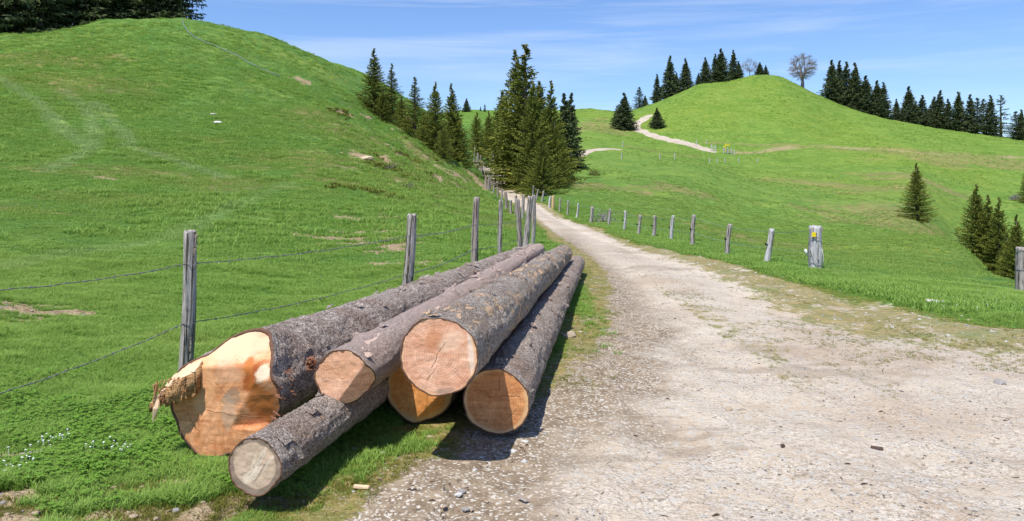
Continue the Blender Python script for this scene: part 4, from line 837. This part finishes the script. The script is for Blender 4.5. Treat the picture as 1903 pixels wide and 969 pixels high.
# right hand fence
GR = tag(obj('wire_fence', None, None, (0, 0, 0)), 'low grey posts with thin wires along the drop right of the road', 'fence'); x0, y0, zz0 = spot(1217, 441); GR.location = (x0, y0, zz0); OR = Vector(GR.location)
fr = [(1435,488,425,.11,.16),(1357,475,417,.10,.10),(1290,455,400,.10,.06),(1251,447,401,.10,.08),(1217,441,401,.10,.06),(1190,436,400,.09,.10),(1162,428,392,.08,.06),(1134,420,389,.10,.10),(1101,414,384,.14,.10),(1075,405,378,.09,.12),(1056,400,373,.09,.05),(1041,394,368,.09,.05),(1023,386,365,.13,.1),(1010,375,355,.12,.15),(1000,372,352,.10,.12),(991,368,346,.10,0)]
RP = []
for k, (px, b, t_, d, ln) in enumerate(fr):
    x, y, z = spot(px, b); zt = pz(t_, y); x -= math.tan(ln)*(zt-z); p = add_post(GR, OR, x, y, zt, d, M_post if k % 3 else M_white, 170+k, (0, ln), n=10); RP.append((x, y, z, zt, ln, d))
    if k < 7:
        m = MB(); zc = (zt-z)*.52; m.tube([(-d*.35, -.01, zc), (-d*.5-.035, -.02, zc), (-d*.5-.04, -.02, zc+.03)], [.014, .022, .012], 8); obj('insulator', m.mesh('insulator', M_black), GR.children[-1])
x, y, z = spot(1028, 388); p = add_post(GR, OR, x, y, pz(364, y), .16, M_pale, 190, n=10); p['label'] = 'fresh yellow post'
for k, (px, Y, t_) in enumerate([(972, 62, 331), (967, 64, 335), (953, 66, 336)]): x = pxx(px, Y); add_post(GR, OR, x, Y, gz(x, Y)+1.25, .12, M_post, 195+k, n=8)
gp = spot(1515, 499)
for fz in (.90, .42):
    m = MB(); pts = [Vector((gp[0]-.1, gp[1]-.08, gp[2] + .80*fz))] + [Vector((a[0]+math.tan(a[4])*(a[3]-a[2])*fz, a[1]-a[5]*.55, a[2]+(a[3]-a[2])*fz)) for a in RP]
    for a, b in zip(pts[:-1], pts[1:]): m.tube([p-OR for p in wire_pts(a, b, .02, 5)], .0045, 3, cap=False)
    obj('wire', m.mesh('wire', M_gwire), GR)

# thick gate post with tag, rope and handle; second gate post at the right edge
x, y, z = gp; d = .215; h = pz(420, y) - z
GP = thing('gate_post', (x, y, z), 'thick silvery half round gate post with a yellow tag and white handle', 'post')
obj('post', pmesh(h, d, M_white, 300, bend=.008, n=26, taper=.06, square=.45), GP)
M_rope = (lambda g: g.fin((.48, .48, .46), .8))(N('grey_rope'))
M_y = (lambda g: g.fin((.85, .62, .02), .5, None, .3))(N('yellow_plastic')); M_wp = (lambda g: g.fin((.80, .80, .78), .45, None, .4))(N('white_plastic'))
m = MB(); m.box((-.075, -.125, h-.155), (.075, .012, .085)); m.box((-.10, -.118, h-.155), (.02, .02, .05)); obj('yellow_tag', m.mesh('yellow_tag', M_y), GP)
m = MB(); m.tube([(-.03, -.13, h-.145), (-.03, -.14, h-.145)], .012, 8); obj('nail', m.mesh('nail', M_black), GP)
for zz in (h-.225, .115): m = MB(); m.tube([(math.cos(a)*d*.62, math.sin(a)*d*.62, zz+.004*math.sin(3*a)) for a in np.linspace(0, 6.4, 26)], .0045, 5); obj('wire_loop', m.mesh('wire_loop', M_wire), GP)
m = MB(); m.tube([(-.118, -.09, h-.40), (-.120, -.13, h-.48), (-.10, -.145, h-.58), (-.06, -.15, .16), (-.01, -.15, .09), (.05, -.15, .06)], .006, 6); m.tube([(.075, -.12, h-.42), (.095, -.14, h-.55), (.09, -.15, .14), (.10, -.13, .07)], .006, 6); obj('rope', m.mesh('rope', M_rope, True), GP)
m = MB(); m.tube([(-.205, -.06, h-.43), (-.20, -.06, h-.47), (-.185, -.06, h-.535)], [.016, .026, .022], 10); obj('handle', m.mesh('handle', M_wp, True), GP)
m = MB(); m.tube([(-.19, -.06, h-.535), (-.16, -.06, h-.55), (-.10, -.05, h-.545)], .010, 6); obj('hook', m.mesh('hook', M_strip), GP)
m = MB(); m.tube([(.015, -.135, .24), (-.01, -.14, .20), (-.02, -.135, .16)], .009, 5); m.box((.085, -.05, h-.06), (.05, .06, .09)); obj('weathered_chip', m.mesh('weathered_chip', M_strip), GP)
x, y, z = spot(1902, 546); h = pz(460, y) - z
GQ = thing('gate_post', (x, y, z), 'thick weathered post cut off by the right picture edge beside the grass', 'post'); obj('post', pmesh(h, .20, M_post, 310, bend=.01, n=26, taper=.18, square=.3), GQ)
for zz in (h-.04, h*.52): m = MB(); m.tube([(math.cos(a)*.115, math.sin(a)*.115, zz) for a in np.linspace(0, 6.4, 26)], .0045, 5); obj('wire_loop', m.mesh('wire_loop', M_wire), GQ)
m = MB(); m.tube([(-.05, -.11, h*.4), (-.045, -.13, h*.37), (-.05, -.12, h*.32)], .012, 6); obj('hook', m.mesh('hook', M_strip), GQ)

# hillside fence posts, signpost, cattle gate
GH = tag(obj('hillside_fence', None), 'thin line of small pale posts across the far slope below the hill path', 'fence'); GH.location = spot(1254, 299); OH = Vector(GH.location)
for k, (px, b, t_) in enumerate([(1155,295,286),(1226,296,288),(1254,296,287),(1319,303,295),(1333,303,296),(1347,303,295),(1373,302,295),(1408,302,296),(1157,274,264),(1313,268,262)]):
    x, y, z = spot(px, b); add_post(GH, OH, x, y, z + min(1.2, pz(t_, y)-z+.1), .17, M_white, 320+k, n=6)
x, y, z = spot(1348, 282); SG = thing('signpost', (x, y, z), 'small yellow hiking signpost on the far slope beside the cattle gate', 'signpost')
h = pz(267, y) - z; m = MB(); m.tube([(0, 0, -.2), (0, 0, h)], .06, 8); obj('pole', m.mesh('pole', M_y), SG)
for zz, sx, w in ((h-.35, 1, .8), (h-.65, -1, .4)):
    m = MB(); m.add([(0, -.09, zz-.11), (sx*w, -.09, zz-.11), (sx*(w+.14), -.09, zz), (sx*w, -.09, zz+.11), (0, -.09, zz+.11)] + [(0, -.06, zz-.11), (sx*w, -.06, zz-.11), (sx*(w+.14), -.06, zz), (sx*w, -.06, zz+.11), (0, -.06, zz+.11)], [(0,1,3,4),(5,9,8,6),(0,5,6,1),(4,3,8,9),(1,6,7,2),(2,7,8,3),(0,4,9,5)], [(1,2,3),(6,8,7)]); obj('arrow_panel', m.mesh('arrow_panel', M_y), SG)
x, y, z = spot(1338, 286)
CG = thing('cattle_gate', (x, y, z), 'grey wooden gate panels where the hill path meets the fence', 'gate')
for k, (px, b) in enumerate([(1322, 281), (1330, 282), (1345, 286), (1352, 286), (1359, 287), (1364, 290), (1294, 270)]):
    a = spot(px, b); m = MB(); m.box((a[0]-x, a[1]-y, a[2]-z+.6), (.16, .16, 1.4)); obj('gate_post', m.mesh('gate_post', M_white), CG)
for (p1, p2) in (((1322, 281), (1330, 282)), ((1345, 286), (1359, 287))):
    a, b = spot(*p1), spot(*p2)
    for q in range(3): m = MB(); m.tube([(a[0]-x, a[1]-y, a[2]-z+.35+.35*q), (b[0]-x, b[1]-y, b[2]-z+.35+.35*q)], .06, 4); obj('rail', m.mesh('rail', M_white), CG)
# pale water hose lying down the left hill
pts = []
hp = [(338,36),(341,48),(350,62),(362,72),(385,82),(410,92),(440,105),(465,120),(495,134),(530,148)]
for a, b in zip(hp[:-1], hp[1:]):
    for q in range(4): X_, Y_, Z_ = spot(a[0]+(b[0]-a[0])*q/4, a[1]+(b[1]-a[1])*q/4); pts.append((X_, Y_, Z_+.10))
M_hose = (lambda g: g.fin((.20, .25, .30), .5, None, .3))(N('grey_hose'))
m = MB(); m.tube(pts, .024, 6); tag(obj('water_hose', m.mesh('water_hose', M_hose, True)), 'thin blue grey hose lying down the grassy slope of the left hill', 'hose')
# ---------------------------------------------------------------- scattered ground cover
def proto(name, me):
    return bpy.data.objects.new(name, me)
def scatter(name, P, rotz, scl, protos, tilt=None, label=None, tone=None):
    me = bpy.data.meshes.new(name); me.vertices.add(len(P)); me.vertices.foreach_set('co', np.asarray(P, np.float32).ravel())
    R_ = np.zeros((len(P), 3), np.float32); R_[:,2] = rotz
    if tilt is not None: R_[:,0] = tilt[0]; R_[:,1] = tilt[1]
    a = me.attributes.new('rot', 'FLOAT_VECTOR', 'POINT'); a.data.foreach_set('vector', R_.ravel()); attr(me, 'scl', scl)
    if tone is not None: attr(me, 'pale', tone[0]); attr(me, 'trk', tone[1])
    a = me.attributes.new('pick', 'INT', 'POINT'); a.data.foreach_set('value', rng.integers(0, len(protos), len(P)).astype(np.int32))
    o = obj(name, me); ng = bpy.data.node_groups.new(name, 'GeometryNodeTree')
    ng.interface.new_socket('Geometry', in_out='INPUT', socket_type='NodeSocketGeometry'); ng.interface.new_socket('Geometry', in_out='OUTPUT', socket_type='NodeSocketGeometry')
    nd = ng.nodes.new; gi = nd('NodeGroupInput'); go = nd('NodeGroupOutput'); iop = nd('GeometryNodeInstanceOnPoints'); jn = nd('GeometryNodeGeometryToInstance')
    for p in reversed(protos):
        oi = nd('GeometryNodeObjectInfo'); oi.inputs['Object'].default_value = p; oi.inputs['As Instance'].default_value = False; ng.links.new(oi.outputs['Geometry'], jn.inputs[0])
    def na(nm, ty): n = nd('GeometryNodeInputNamedAttribute'); n.data_type = ty; n.inputs['Name'].default_value = nm; return n.outputs['Attribute']
    ng.links.new(gi.outputs[0], iop.inputs['Points']); ng.links.new(jn.outputs[0], iop.inputs['Instance']); iop.inputs['Pick Instance'].default_value = True
    ng.links.new(na('pick', 'INT'), iop.inputs['Instance Index']); ng.links.new(na('rot', 'FLOAT_VECTOR'), iop.inputs['Rotation']); ng.links.new(na('scl', 'FLOAT'), iop.inputs['Scale'])
    ng.links.new(iop.outputs[0], go.inputs[0]); md = o.modifiers.new('scatter', 'NODES'); md.node_group = ng
    return tag(o, label, None, None, 'stuff')
def grass_mat(name, lo, hi, tip, dry=.25):
    g = N(name); v = g.at('v'); P = g.pos(); n = g.noise(P, .9, 4, .6); n2 = g.noise(P, 14, 2, .6)
    c = g.mix(g.rng(n, .35, .65), lo, hi); c = g.mix(g.ma('MULTIPLY', g.rng(n2, .5, .7), dry), c, (.22, .22, .05)); c = g.mix(g.rng(v, .2, 1, 0, .6), c, tip)
    ta = g.nd('ShaderNodeAttribute', attribute_name='pale', attribute_type='INSTANCER').outputs['Fac']; c = g.mix(ta, c, (.28, .38, .08)); tk = g.nd('ShaderNodeAttribute', attribute_name='trk', attribute_type='INSTANCER').outputs['Fac']; c = g.mix(tk, c, (.38, .47, .22))
    return g.fin(c, .6, None, .25, (.42, c))
M_g1 = grass_mat('grass_blades', (.168, .325, .045), (.24, .39, .07), (.33, .48, .11), .22)
M_g2 = grass_mat('verge_blades', (.13, .185, .02), (.22, .225, .04), (.32, .28, .07), .6)
def tuft(seed, n, rad, h, w, mat, lean=.5):
    r = random.Random(seed); v, q, t, a = [], [], [], []
    for k in range(n):
        an = r.uniform(0, 6.28); rr = rad*math.sqrt(r.random()); x, y = math.cos(an)*rr, math.sin(an)*rr; hh = h*r.uniform(.45, 1.15); d = r.uniform(0, 6.28); ln = r.uniform(.1, lean)*hh; s = Vector((-math.sin(d), math.cos(d), 0))*w/2*r.uniform(.7, 1.3); o = Vector((math.cos(d), math.sin(d), 0))
        p0 = Vector((x, y, -.01)); p1 = p0 + o*ln*.35 + Vector((0, 0, hh*.6)); p2 = p0 + o*ln*1.3 + Vector((0, 0, hh)); b = len(v)
        v += [tuple(p0-s), tuple(p0+s), tuple(p1-s*.8), tuple(p1+s*.8), tuple(p2)]; q.append((b, b+1, b+3, b+2)); t.append((b+2, b+3, b+4)); a += [0, 0, .5, .5, 1]
    me = mesh_np('tuft', v, [np.array(q), np.array(t)], False, [mat]); attr(me, 'v', a); return me
tufts = [proto('tuft', tuft(s, 26, .055, .050, .0050, M_g1, .9)) for s in (1, 2, 3, 4)]
tufts_far = [proto('tuft', tuft(s, 26, .16, .070, .014, M_g1, .9)) for s in (5, 6, 7)]
tufts_verge = [proto('tuft', tuft(s, 18, .045, .045, .0045, M_g2, 1.1)) for s in (8, 9, 10)]
M_clov = (lambda g: g.fin(g.mix(g.noise(g.pos(), 5, 3), (.13, .28, .025), (.20, .34, .05)), .6, None, .25, (.3, (.1, .25, .03, 1))))(N('clover_leaves'))
def clover(seed):
    r = random.Random(seed); v, q = [], []
    for k in range(16):
        x, y = r.uniform(-.06, .06), r.uniform(-.06, .06); z = r.uniform(.012, .045); a = r.uniform(0, 6.28)
        for j in range(3):
            b = len(v); an = a + j*2.09; d = Vector((math.cos(an), math.sin(an), r.uniform(-.2, .5)))*.013; s = Vector((-math.sin(an), math.cos(an), 0))*.007; p = Vector((x, y, z)); v += [tuple(p), tuple(p+d*.6+s), tuple(p+d), tuple(p+d*.6-s)]; q.append((b, b+1, b+2, b+3))
    return mesh_np('clover', v, [np.array(q)], False, [M_clov])
clovers = [proto('clover', clover(s)) for s in (1, 2)]
def in_view(n, y0, y1, pow_=1.0, lo=-80, hi=1990):
    """random ground points, denser near the camera"""
    y = y0*(y1/y0)**(rng.random(n)**pow_); px = rng.uniform(lo, hi, n); return pxx(px, y), y
LOGS = [((-.415,4.3),(.82,12.1),.0),((-.1,4.77),(1.14,13.2),.19),((-.625,5.0),(.62,13.0),.2),((-1.24,3.8),(.1,10.2),.0),((-1.675,4.36),(.38,14.2),.30)]
def off_logs(x, y, m=0.0):
    k = np.ones(len(x), bool)
    for a, b, r in LOGS:
        if r: k &= seg_dist(x, y, [a, b]) > (r-.08+m)*np.clip(1-(y-5)*.04, .5, 1)
    return k
_sp = {}
def cached_dirt(x, y): return dirt_mask(x, y)
def pts3(x, y, dz=0.0): return np.stack([x, y, H(x, y)+dz], -1)
def gtone(x, y):
    t = .7*tan_mask(x, y); k = t*0
    for T in (T1, T2, T3, T4): k = np.maximum(k, (.3 if T is T4 else .62)*twin(x, y, T))
    t = np.maximum(t, .75*sstep(.8, 3.5, -road_sd(x, y))*(x > 2)*sstep(10, 22, y) + .0*y)
    return np.clip(t*.8 + .25*np.clip(fbm(x*.5, y*.25, o=3, s=33), 0, 1) + .3*rng.random(len(x))**2, 0, .85), k
# meadow grass, near (fine) and further (larger tufts)
x, y = in_view(120000, 3.2, 13, .95); sd = road_mask_pts(x, y); D_ = cached_dirt(x, y); patch = fbm(x*1.7, y*1.7, o=3, s=71)
bare = ((x > -2.2) & (y < 4.7) & (patch > .05+.25*np.maximum(0, -sd-.3)) & (sd > -1.3))
k = (sd < -.05 + .10*rng.standard_normal(len(x))) & (D_ < .35 + .2*rng.random(len(x))) & off_logs(x, y) & ~(bare & (rng.random(len(x)) < .93)); x, y, sd = x[k], y[k], sd[k]
sc = .62 + .55*np.clip(fbm(x*2.3, y*2.3, o=2, s=72)+.5, 0, 1) + .2*rng.random(len(x)); sc *= np.clip(.45 + (-sd)*1.1, .5, 1)
scatter('grass', pts3(x, y, -.004), rng.uniform(0, 6.28, len(x)), sc*(1+.25*sstep(6, 13, y)), tufts, tone=gtone(x, y))
x, y = in_view(110000, 12, 62, .75); sd = road_mask_pts(x, y); D_ = cached_dirt(x, y)
k = (sd < -.12) & (D_ < .3) & off_logs(x, y) & ~((x > 2.2) & (sd < -1.2) & (rng.random(len(x)) < .72)); x, y, sd = x[k], y[k], sd[k]
sc = (.30 + .65*sstep(10, 40, y) + .35*np.clip(fbm(x*.8, y*.8, o=2, s=73)+.5, 0, 1) + .35*rng.random(len(x))**3); scatter('grass', pts3(x, y, -.006), rng.uniform(0, 6.28, len(x)), sc, tufts_far, tone=gtone(x, y))
# scattered taller tussocks that break up both slopes
tuss = [proto('tuft', tuft(s, 40, .20, .16, .020, M_g1, 1.2)) for s in (31, 32, 33)]
x, y = in_view(15000, 14, 75, .6, -60, 930); k = (road_sd(x, y) < -1) & (dirt_mask(x, y) < .2) & (fbm(x*.35, y*.35, o=3, s=93) > .0); x, y = x[k], y[k]
scatter('tussocks', pts3(x, y, -.02), rng.uniform(0, 6.28, len(x)), .35+.75*rng.random(len(x))**2+.004*y, tuss, tone=(.7*rng.random(len(x))**2, gtone(x, y)[1]))
x, y = in_view(30000, 24, 230, .75, 1040, 1990); k = (road_sd(x, y) < -1) & (seg_dist(x, y, PATH) > 2) & (fbm(x*.12, y*.12, o=3, s=94) > -.1); x, y = x[k], y[k]
scatter('tussocks', pts3(x, y, -.02), rng.uniform(0, 6.28, len(x)), .22+.4*rng.random(len(x))**2+.004*y, tuss, tone=(rng.random(len(x)), 0*x))
# longer fringe of grass along the right fence and the gateway
x, y = in_view(60000, 9, 45, .7, 900, 1990); sd = road_mask_pts(x, y); k = (sd < -.25) & (sd > -1.4 - .6*fbm(x, y, o=2)) & (x > 1.6); x, y = x[k], y[k]
scatter('grass', pts3(x, y, -.006), rng.uniform(0, 6.28, len(x)), .75+.5*rng.random(len(x)), tufts_far)
# thin verge tufts
x, y = in_view(110000, 3.2, 24, .9); sd = road_mask_pts(x, y); n_ = fbm(x*2.6, y*2.0, o=3, s=75); right = x > 2.2
lim = np.where(right, np.interp(y, [5, 7, 12, 16, 22, 40], [3.0, 3.2, 1.5, .8, .4, .3]), np.where(y < 4.6, .25, .62)); k = (sd > np.where((y < 4.5) & (x < 0), -2.6, -.35)) & (sd < lim) & (n_ > -.1 + .6*np.clip(sd/lim, 0, 1) + .25*rng.standard_normal(len(x))) & off_logs(x, y); x, y = x[k], y[k]
scatter('verge_grass', pts3(x, y, -.004), rng.uniform(0, 6.28, len(x)), .22+.45*rng.random(len(x)), tufts_verge)
# tufts that grow out between the log ends
x = np.concatenate([rng.normal(-.68, .09, 120), rng.normal(-.90, .10, 90), rng.normal(.92, .10, 450)]); y = np.concatenate([rng.normal(4.62, .08, 120), rng.normal(4.35, .14, 90), rng.normal(10.4, 1.2, 450)])
scatter('grass', pts3(x, y, -.004), rng.uniform(0, 6.28, len(x)), .6+.6*rng.random(len(x)), tufts)
# clover and herbs in the near meadow
x, y = in_view(26000, 3.2, 8, 1, -80, 760); k = (road_mask_pts(x, y) < -.2) & (fbm(x*1.2, y*1.2, o=3, s=76) > .12 - .5*(rng.random(len(x)) > .6)) & (rng.random(len(x)) < .10) & off_logs(x, y) & (dirt_mask(x, y) < .3); x, y = x[k], y[k]
scatter('clover', pts3(x, y, 0), rng.uniform(0, 6.28, len(x)), .8+.5*rng.random(len(x)), clovers)
# flowers
M_petal = (lambda g: g.fin((.78, .78, .80), .6, None, .2))(N('white_petals')); M_yc = (lambda g: g.fin((.80, .62, .02), .6, None, .2))(N('yellow_petals'))
def flower(mat, r_, z, n=7, seed=0):
    m = MB(); rr = random.Random(seed); pv = [(0, 0, z+.002)] + [(math.cos(2*math.pi*k/n)*r_*(1 if k % 2 else .72), math.sin(2*math.pi*k/n)*r_*(1 if k % 2 else .72), z + rr.uniform(-.3, .3)*r_) for k in range(2*n)][:2*n]
    pv = [(0, 0, z+.003)] + [(math.cos(math.pi*k/n)*r_*(1 if k % 2 else .6), math.sin(math.pi*k/n)*r_*(1 if k % 2 else .6), z+rr.uniform(-.2, .3)*r_) for k in range(2*n)]
    m.add(pv, (), [(0, 1+k, 1+(k+1) % (2*n)) for k in range(2*n)]); m.tube([(0, 0, -.01), (0, 0, z)], .0012, 3, cap=False); return proto('flower', m.mesh('flower', mat))
wf = [flower(M_petal, .007, .038, 5, 1), flower(M_petal, .005, .032, 5, 2)]
x, y = [], []
for px, py, sp, n in [(18, 880, .05, 9), (30, 885, .04, 3), (80, 832, .03, 9), (105, 823, .03, 8), (60, 850, .05, 6), (205, 842, .05, 8), (240, 843, .03, 5), (55, 865, .04, 6), (190, 835, .05, 7), (1880, 560, .5, 26), (1840, 572, .4, 16), (1890, 585, .4, 14)]:
    a, b, _ = spot(px, py); x += list(rng.normal(a, sp*1.3, n)); y += list(rng.normal(b, sp, n))
x, y = np.array(x), np.array(y); scatter('white_flowers', pts3(x, y, .012), rng.uniform(0, 6.28, len(x)), .8+.5*rng.random(len(x)), wf)
x, y = in_view(1500, 5, 40, .8, -60, 900); k = (road_mask_pts(x, y) < -.6) & (fbm(x*.3, y*.3, o=2, s=78) > .1); scatter('white_flowers', pts3(x[k], y[k], .0), rng.uniform(0, 6.28, k.sum()), .7+.012*y[k]*1.5, wf)
yf = [flower(M_yc, .016, .07, 6, 3), flower(M_yc, .013, .06, 6, 4)]
x, y = in_view(7000, 16, 62, .7, -60, 800); k = (road_mask_pts(x, y) < -1) & (fbm(x*.16, y*.16, o=3, s=79) > .22); scatter('yellow_flowers', pts3(x[k], y[k], .0), rng.uniform(0, 6.28, k.sum()), .55+.014*y[k], yf)

# ---- stones
def stone_mesh(seed, mat, flat=.6, sub=2, amp=.28):
    bm_ = bmesh.new(); bmesh.ops.create_icosphere(bm_, subdivisions=sub, radius=1); r = np.random.default_rng(seed); sx, sy = r.uniform(.75, 1.25, 2)
    co = np.array([v.co[:] for v in bm_.verts]); d = 1 + amp*fbm(co[:,0]*1.3+seed*3, co[:,1]*1.3, co[:,2]*1.3+.01, o=2, s=seed)
    for pl in range(6):                                  # knock flat facets into it
        nrm = r.standard_normal(3); nrm /= np.linalg.norm(nrm); dd = (co*d[:,None]) @ nrm; lim = r.uniform(.62, .82); f = np.where(dd > lim, lim/np.maximum(dd, 1e-3), 1); d = d*f
    for v, s_ in zip(bm_.verts, d): v.co = Vector((v.co.x*s_*sx, v.co.y*s_*sy, v.co.z*s_*flat))
    me = bpy.data.meshes.new('stone'); bm_.to_mesh(me); bm_.free(); me.materials.append(mat); return me
def smat(name, a, b):
    g = N(name); r = g.nd('ShaderNodeObjectInfo').outputs['Random']; c = g.mix(g.noise(g.oco(), 2.2, 4, .6), a, b)
    return g.fin(c, .9, g.bump(g.noise(g.oco(), 6, 4, .7), .6, .1), .15)
import bmesh
M_s = [smat('limestone_pale', (.66, .63, .58), (.80, .78, .75)), smat('limestone_grey', (.36, .34, .32), (.50, .47, .44)), smat('stone_tan', (.50, .37, .25), (.60, .50, .38)), smat('stone_dark', (.14, .12, .11), (.25, .22, .20))]
peb = [proto('stone', stone_mesh(10+i, M_s[(0, 1, 1, 2, 0, 3, 1, 2)[i]], .5, 1)) for i in range(8)]
x, y = in_view(90000, 3.2, 18, .85, 500, 1990); sd = road_mask_pts(x, y); k = (sd > -.15) & off_logs(x, y) & ((sd > 1.0) | (x > 2) | (rng.random(len(x)) < .3)) & (fbm(x*1.1, y*.8, o=3, s=90) > -.35 + .5*(rng.random(len(x)) > .6)); x, y = x[k], y[k]
sz = .0016 + .008*rng.random(len(x))**7 ; sz = sz*(1+.03*y)
scatter('gravel', pts3(x, y, .001), rng.uniform(0, 6.28, len(x)), sz, peb)
x, y = in_view(5000, 3.4, 22, .8, 560, 1990); sd = road_mask_pts(x, y); k = (sd > -.3) & ((x > 2) | (rng.random(len(x)) < .4)) & (sd < np.where(x > 2.2, 1.4, .8)) & off_logs(x, y); x, y = x[k], y[k]
scatter('gravel', pts3(x, y, .0), rng.uniform(0, 6.28, len(x)), .007+.022*rng.random(len(x))**3.5, peb[:5])
# trampled bare soil clods in the meadow patches
x, y = in_view(3500, 3.4, 26, .8, -60, 900); k = dirt_mask(x, y) > .5; x, y = x[k], y[k]
scatter('soil_clods', pts3(x, y, .0), rng.uniform(0, 6.28, len(x)), .005+.016*rng.random(len(x))**3+.0006*y, [peb[3], peb[7], peb[6]])
# low dark heather clumps on the eroded bank
x, y = in_view(9000, 24, 72, .6, 380, 900); k = (np.exp(-((x + y*.125)/(2.8+y*.06))**2) > .35) & (fbm(x*.55, y*.4, o=3, s=67) > .62) & (road_sd(x, y) < -.8); x, y = x[k], y[k]
heath = [proto('clump', tuft(s, 34, .14, .13, .022, M_near, 1.3)) for s in (21, 22)]
scatter('heather_clumps', pts3(x, y, -.01), rng.uniform(0, 6.28, len(x)), .6+.9*rng.random(len(x)), heath)
# bark chips, twigs
M_chip = (lambda g: g.fin(g.mix(g.noise(g.oco(), 3, 3), (.05, .035, .028), (.16, .11, .08)), .9, None, .1))(N('bark_litter'))
def chip(seed, l, w):
    m = MB(); r = random.Random(seed); m.tube([(-l, 0, .0), (-l*.3, r.uniform(-.2, .2)*l, w*.9), (l*.4, r.uniform(-.2, .2)*l, w*.8), (l, r.uniform(-.3, .3)*l, 0)], [w*.4, w, w*.8, w*.3], 4); return proto('chip', m.mesh('chip', M_chip))
chips = [chip(1, 1, .10), chip(2, 1.3, .05), chip(3, .8, .20), chip(4, 1.6, .04), chip(5, 1.8, .035)]
x, y = in_view(1700, 3.3, 16, .85, 560, 1990); k = road_mask_pts(x, y) > -.1; x, y = x[k], y[k]
scatter('bark_litter', pts3(x, y, .002), rng.uniform(0, 6.28, len(x)), .006+.022*rng.random(len(x))**4, chips)
x = rng.uniform(-1.6, .5, 600); y = rng.uniform(3.5, 5.2, 600); k = (road_mask_pts(x, y) > -.9) & (road_mask_pts(x, y) < .7); scatter('bark_litter', pts3(x[k], y[k], .003), rng.uniform(0, 6.28, k.sum()), .006+.018*rng.random(k.sum())**2, chips)
# single stones and pieces that can be pointed at
def single(px, py, r_, mt, seed, label, flat=.6, name='stone', cat='stone', group=None):
    x, y, z = spot(px, py); me = stone_mesh(seed, mt, flat, 3, .22); o = obj(name, me, None, (x, y, z + r_*flat*.35), (0, 0, seed*1.7)); o.scale = (r_,)*3; return tag(o, label, cat, group)
single(1057, 626, .062, M_s[2], 41, 'tan fist sized stone beside the rightmost log, at the road edge', .7)
single(1732, 563, .085, M_s[0], 42, 'flat pale stone, left of the pair in the gateway grass', .38)
single(1752, 563, .070, M_s[1], 43, 'flat grey stone, right of the pair in the gateway grass', .38)
single(1858, 714, .055, M_s[1], 44, 'small bluish grey stone near the right edge of the road', .55)
single(1354, 763, .028, M_s[2], 45, 'small brown stone alone in the middle of the gravel', .5)
single(683, 297, .26, M_s[2], 46, 'dark rock outcrop breaking through the bank of the left hill', .5, 'rock', 'rock')
single(397, 213, .17, M_s[0], 47, 'white rock, upper of the two in the left hill meadow', .3, 'rock', 'rock')
single(405, 229, .22, M_s[0], 48, 'white rock, lower of the two in the left hill meadow', .3, 'rock', 'rock')
def plank(px, py, l, w, h, mat, rz, label, name='wood_chip', cat='wood chip'):
    x, y, z = spot(px, py); m = MB(); r = random.Random(int(px)); m.add([(-l/2, -w/2, 0), (l/2*.9, -w/2*.7, 0), (l/2, w/2, 0), (-l/2*.95, w/2*.8, 0), (-l/2*.96, -w/2*.9, h), (l/2*.82, -w/2*.5, h*.6), (l/2*.9, w/2*.8, h), (-l/2*.9, w/2*.6, h*1.1)], [(0,3,2,1),(4,5,6,7),(0,1,5,4),(1,2,6,5),(2,3,7,6),(3,0,4,7)])
    o = obj(name, m.mesh(name, mat), None, (x, y, z+.006), (0, .03, rz)); return tag(o, label, cat)
plank(672, 909, .085, .024, .012, M_fresh, -.1, 'pale freshly split wood chip lying on the dirt right of the thin log')
plank(972, 930, .07, .03, .006, M_strip, -.9, 'tan sliver of wood in the gravel near the bottom of the picture')
plank(1630, 836, .075, .022, .012, M_chip, -.3, 'dark curved piece of bark on the gravel, right of the middle', 'bark_piece', 'bark piece')
plank(1455, 832, .03, .02, .014, M_chip, .5, 'small black crumb of bark on the open gravel', 'bark_piece', 'bark piece')
plank(60, 846, .14, .035, .012, M_strip, .55, 'brown strip of bark in the grass among white flowers', 'bark_piece', 'bark piece')
plank(140, 788, .12, .03, .012, M_strip, .4, 'grey brown strip of bark in the meadow grass left of the thickest log', 'bark_piece', 'bark piece')
# little bushes
def bush(px, py, r_, label, mat, n=500, name='bush', twig=0):
    x, y, z = spot(px, py); t = thing(name, (x, y, z), label, 'bush'); r = random.Random(int(px)); V_, Q_, A_ = [], [], []
    for k in range(n):
        d = Vector((r.gauss(0, 1), r.gauss(0, 1), abs(r.gauss(0, .8)))).normalized()*r_*r.uniform(.5, 1); p = Vector((d.x, d.y, d.z)); s = Vector((r.uniform(-1, 1), r.uniform(-1, 1), r.uniform(-1, 1)))*.07*r_; u = Vector((r.uniform(-1, 1), r.uniform(-1, 1), r.uniform(-1, 1)))*.12*r_; b = len(V_); V_ += [tuple(p), tuple(p+s+u*.5), tuple(p+u), tuple(p-s+u*.5)]; Q_.append((b, b+1, b+2, b+3)); A_ += [r.random()]*4
    m = MB()
    for k in range(22): d = Vector((r.gauss(0, .6), r.gauss(0, .6), r.uniform(.5, 1)))*r_*.85; m.tube([(0, 0, -.05), tuple(d*.5 + Vector((0, 0, .05*r_))), tuple(d)], [.02*r_, .014*r_, .006*r_], 4)
    if n: me = mesh_np('foliage', V_, [np.array(Q_)], False, [mat]); attr(me, 'v', A_); obj('foliage', me, t)
    obj('stems', m.mesh('stems', M_bare), t)
bush(1104, 326, .75, 'small round green bush on the slope right of the roadside cluster', M_near, 600)
bush(1122, 414, .55, 'low brown twiggy bush between the posts of the right fence', M_bare, 260)
bush(760, 352, .35, 'small dark shrub on the bank of the left hill above the fence', M_near, 200)
bush(722, 318, .5, 'dark heathery shrub on the bank below the spruces of the left spur', M_near, 260)
bush(1888, 372, 1.1, 'dark grey brushwood heap at the right picture edge on the slope', M_bare, 500)
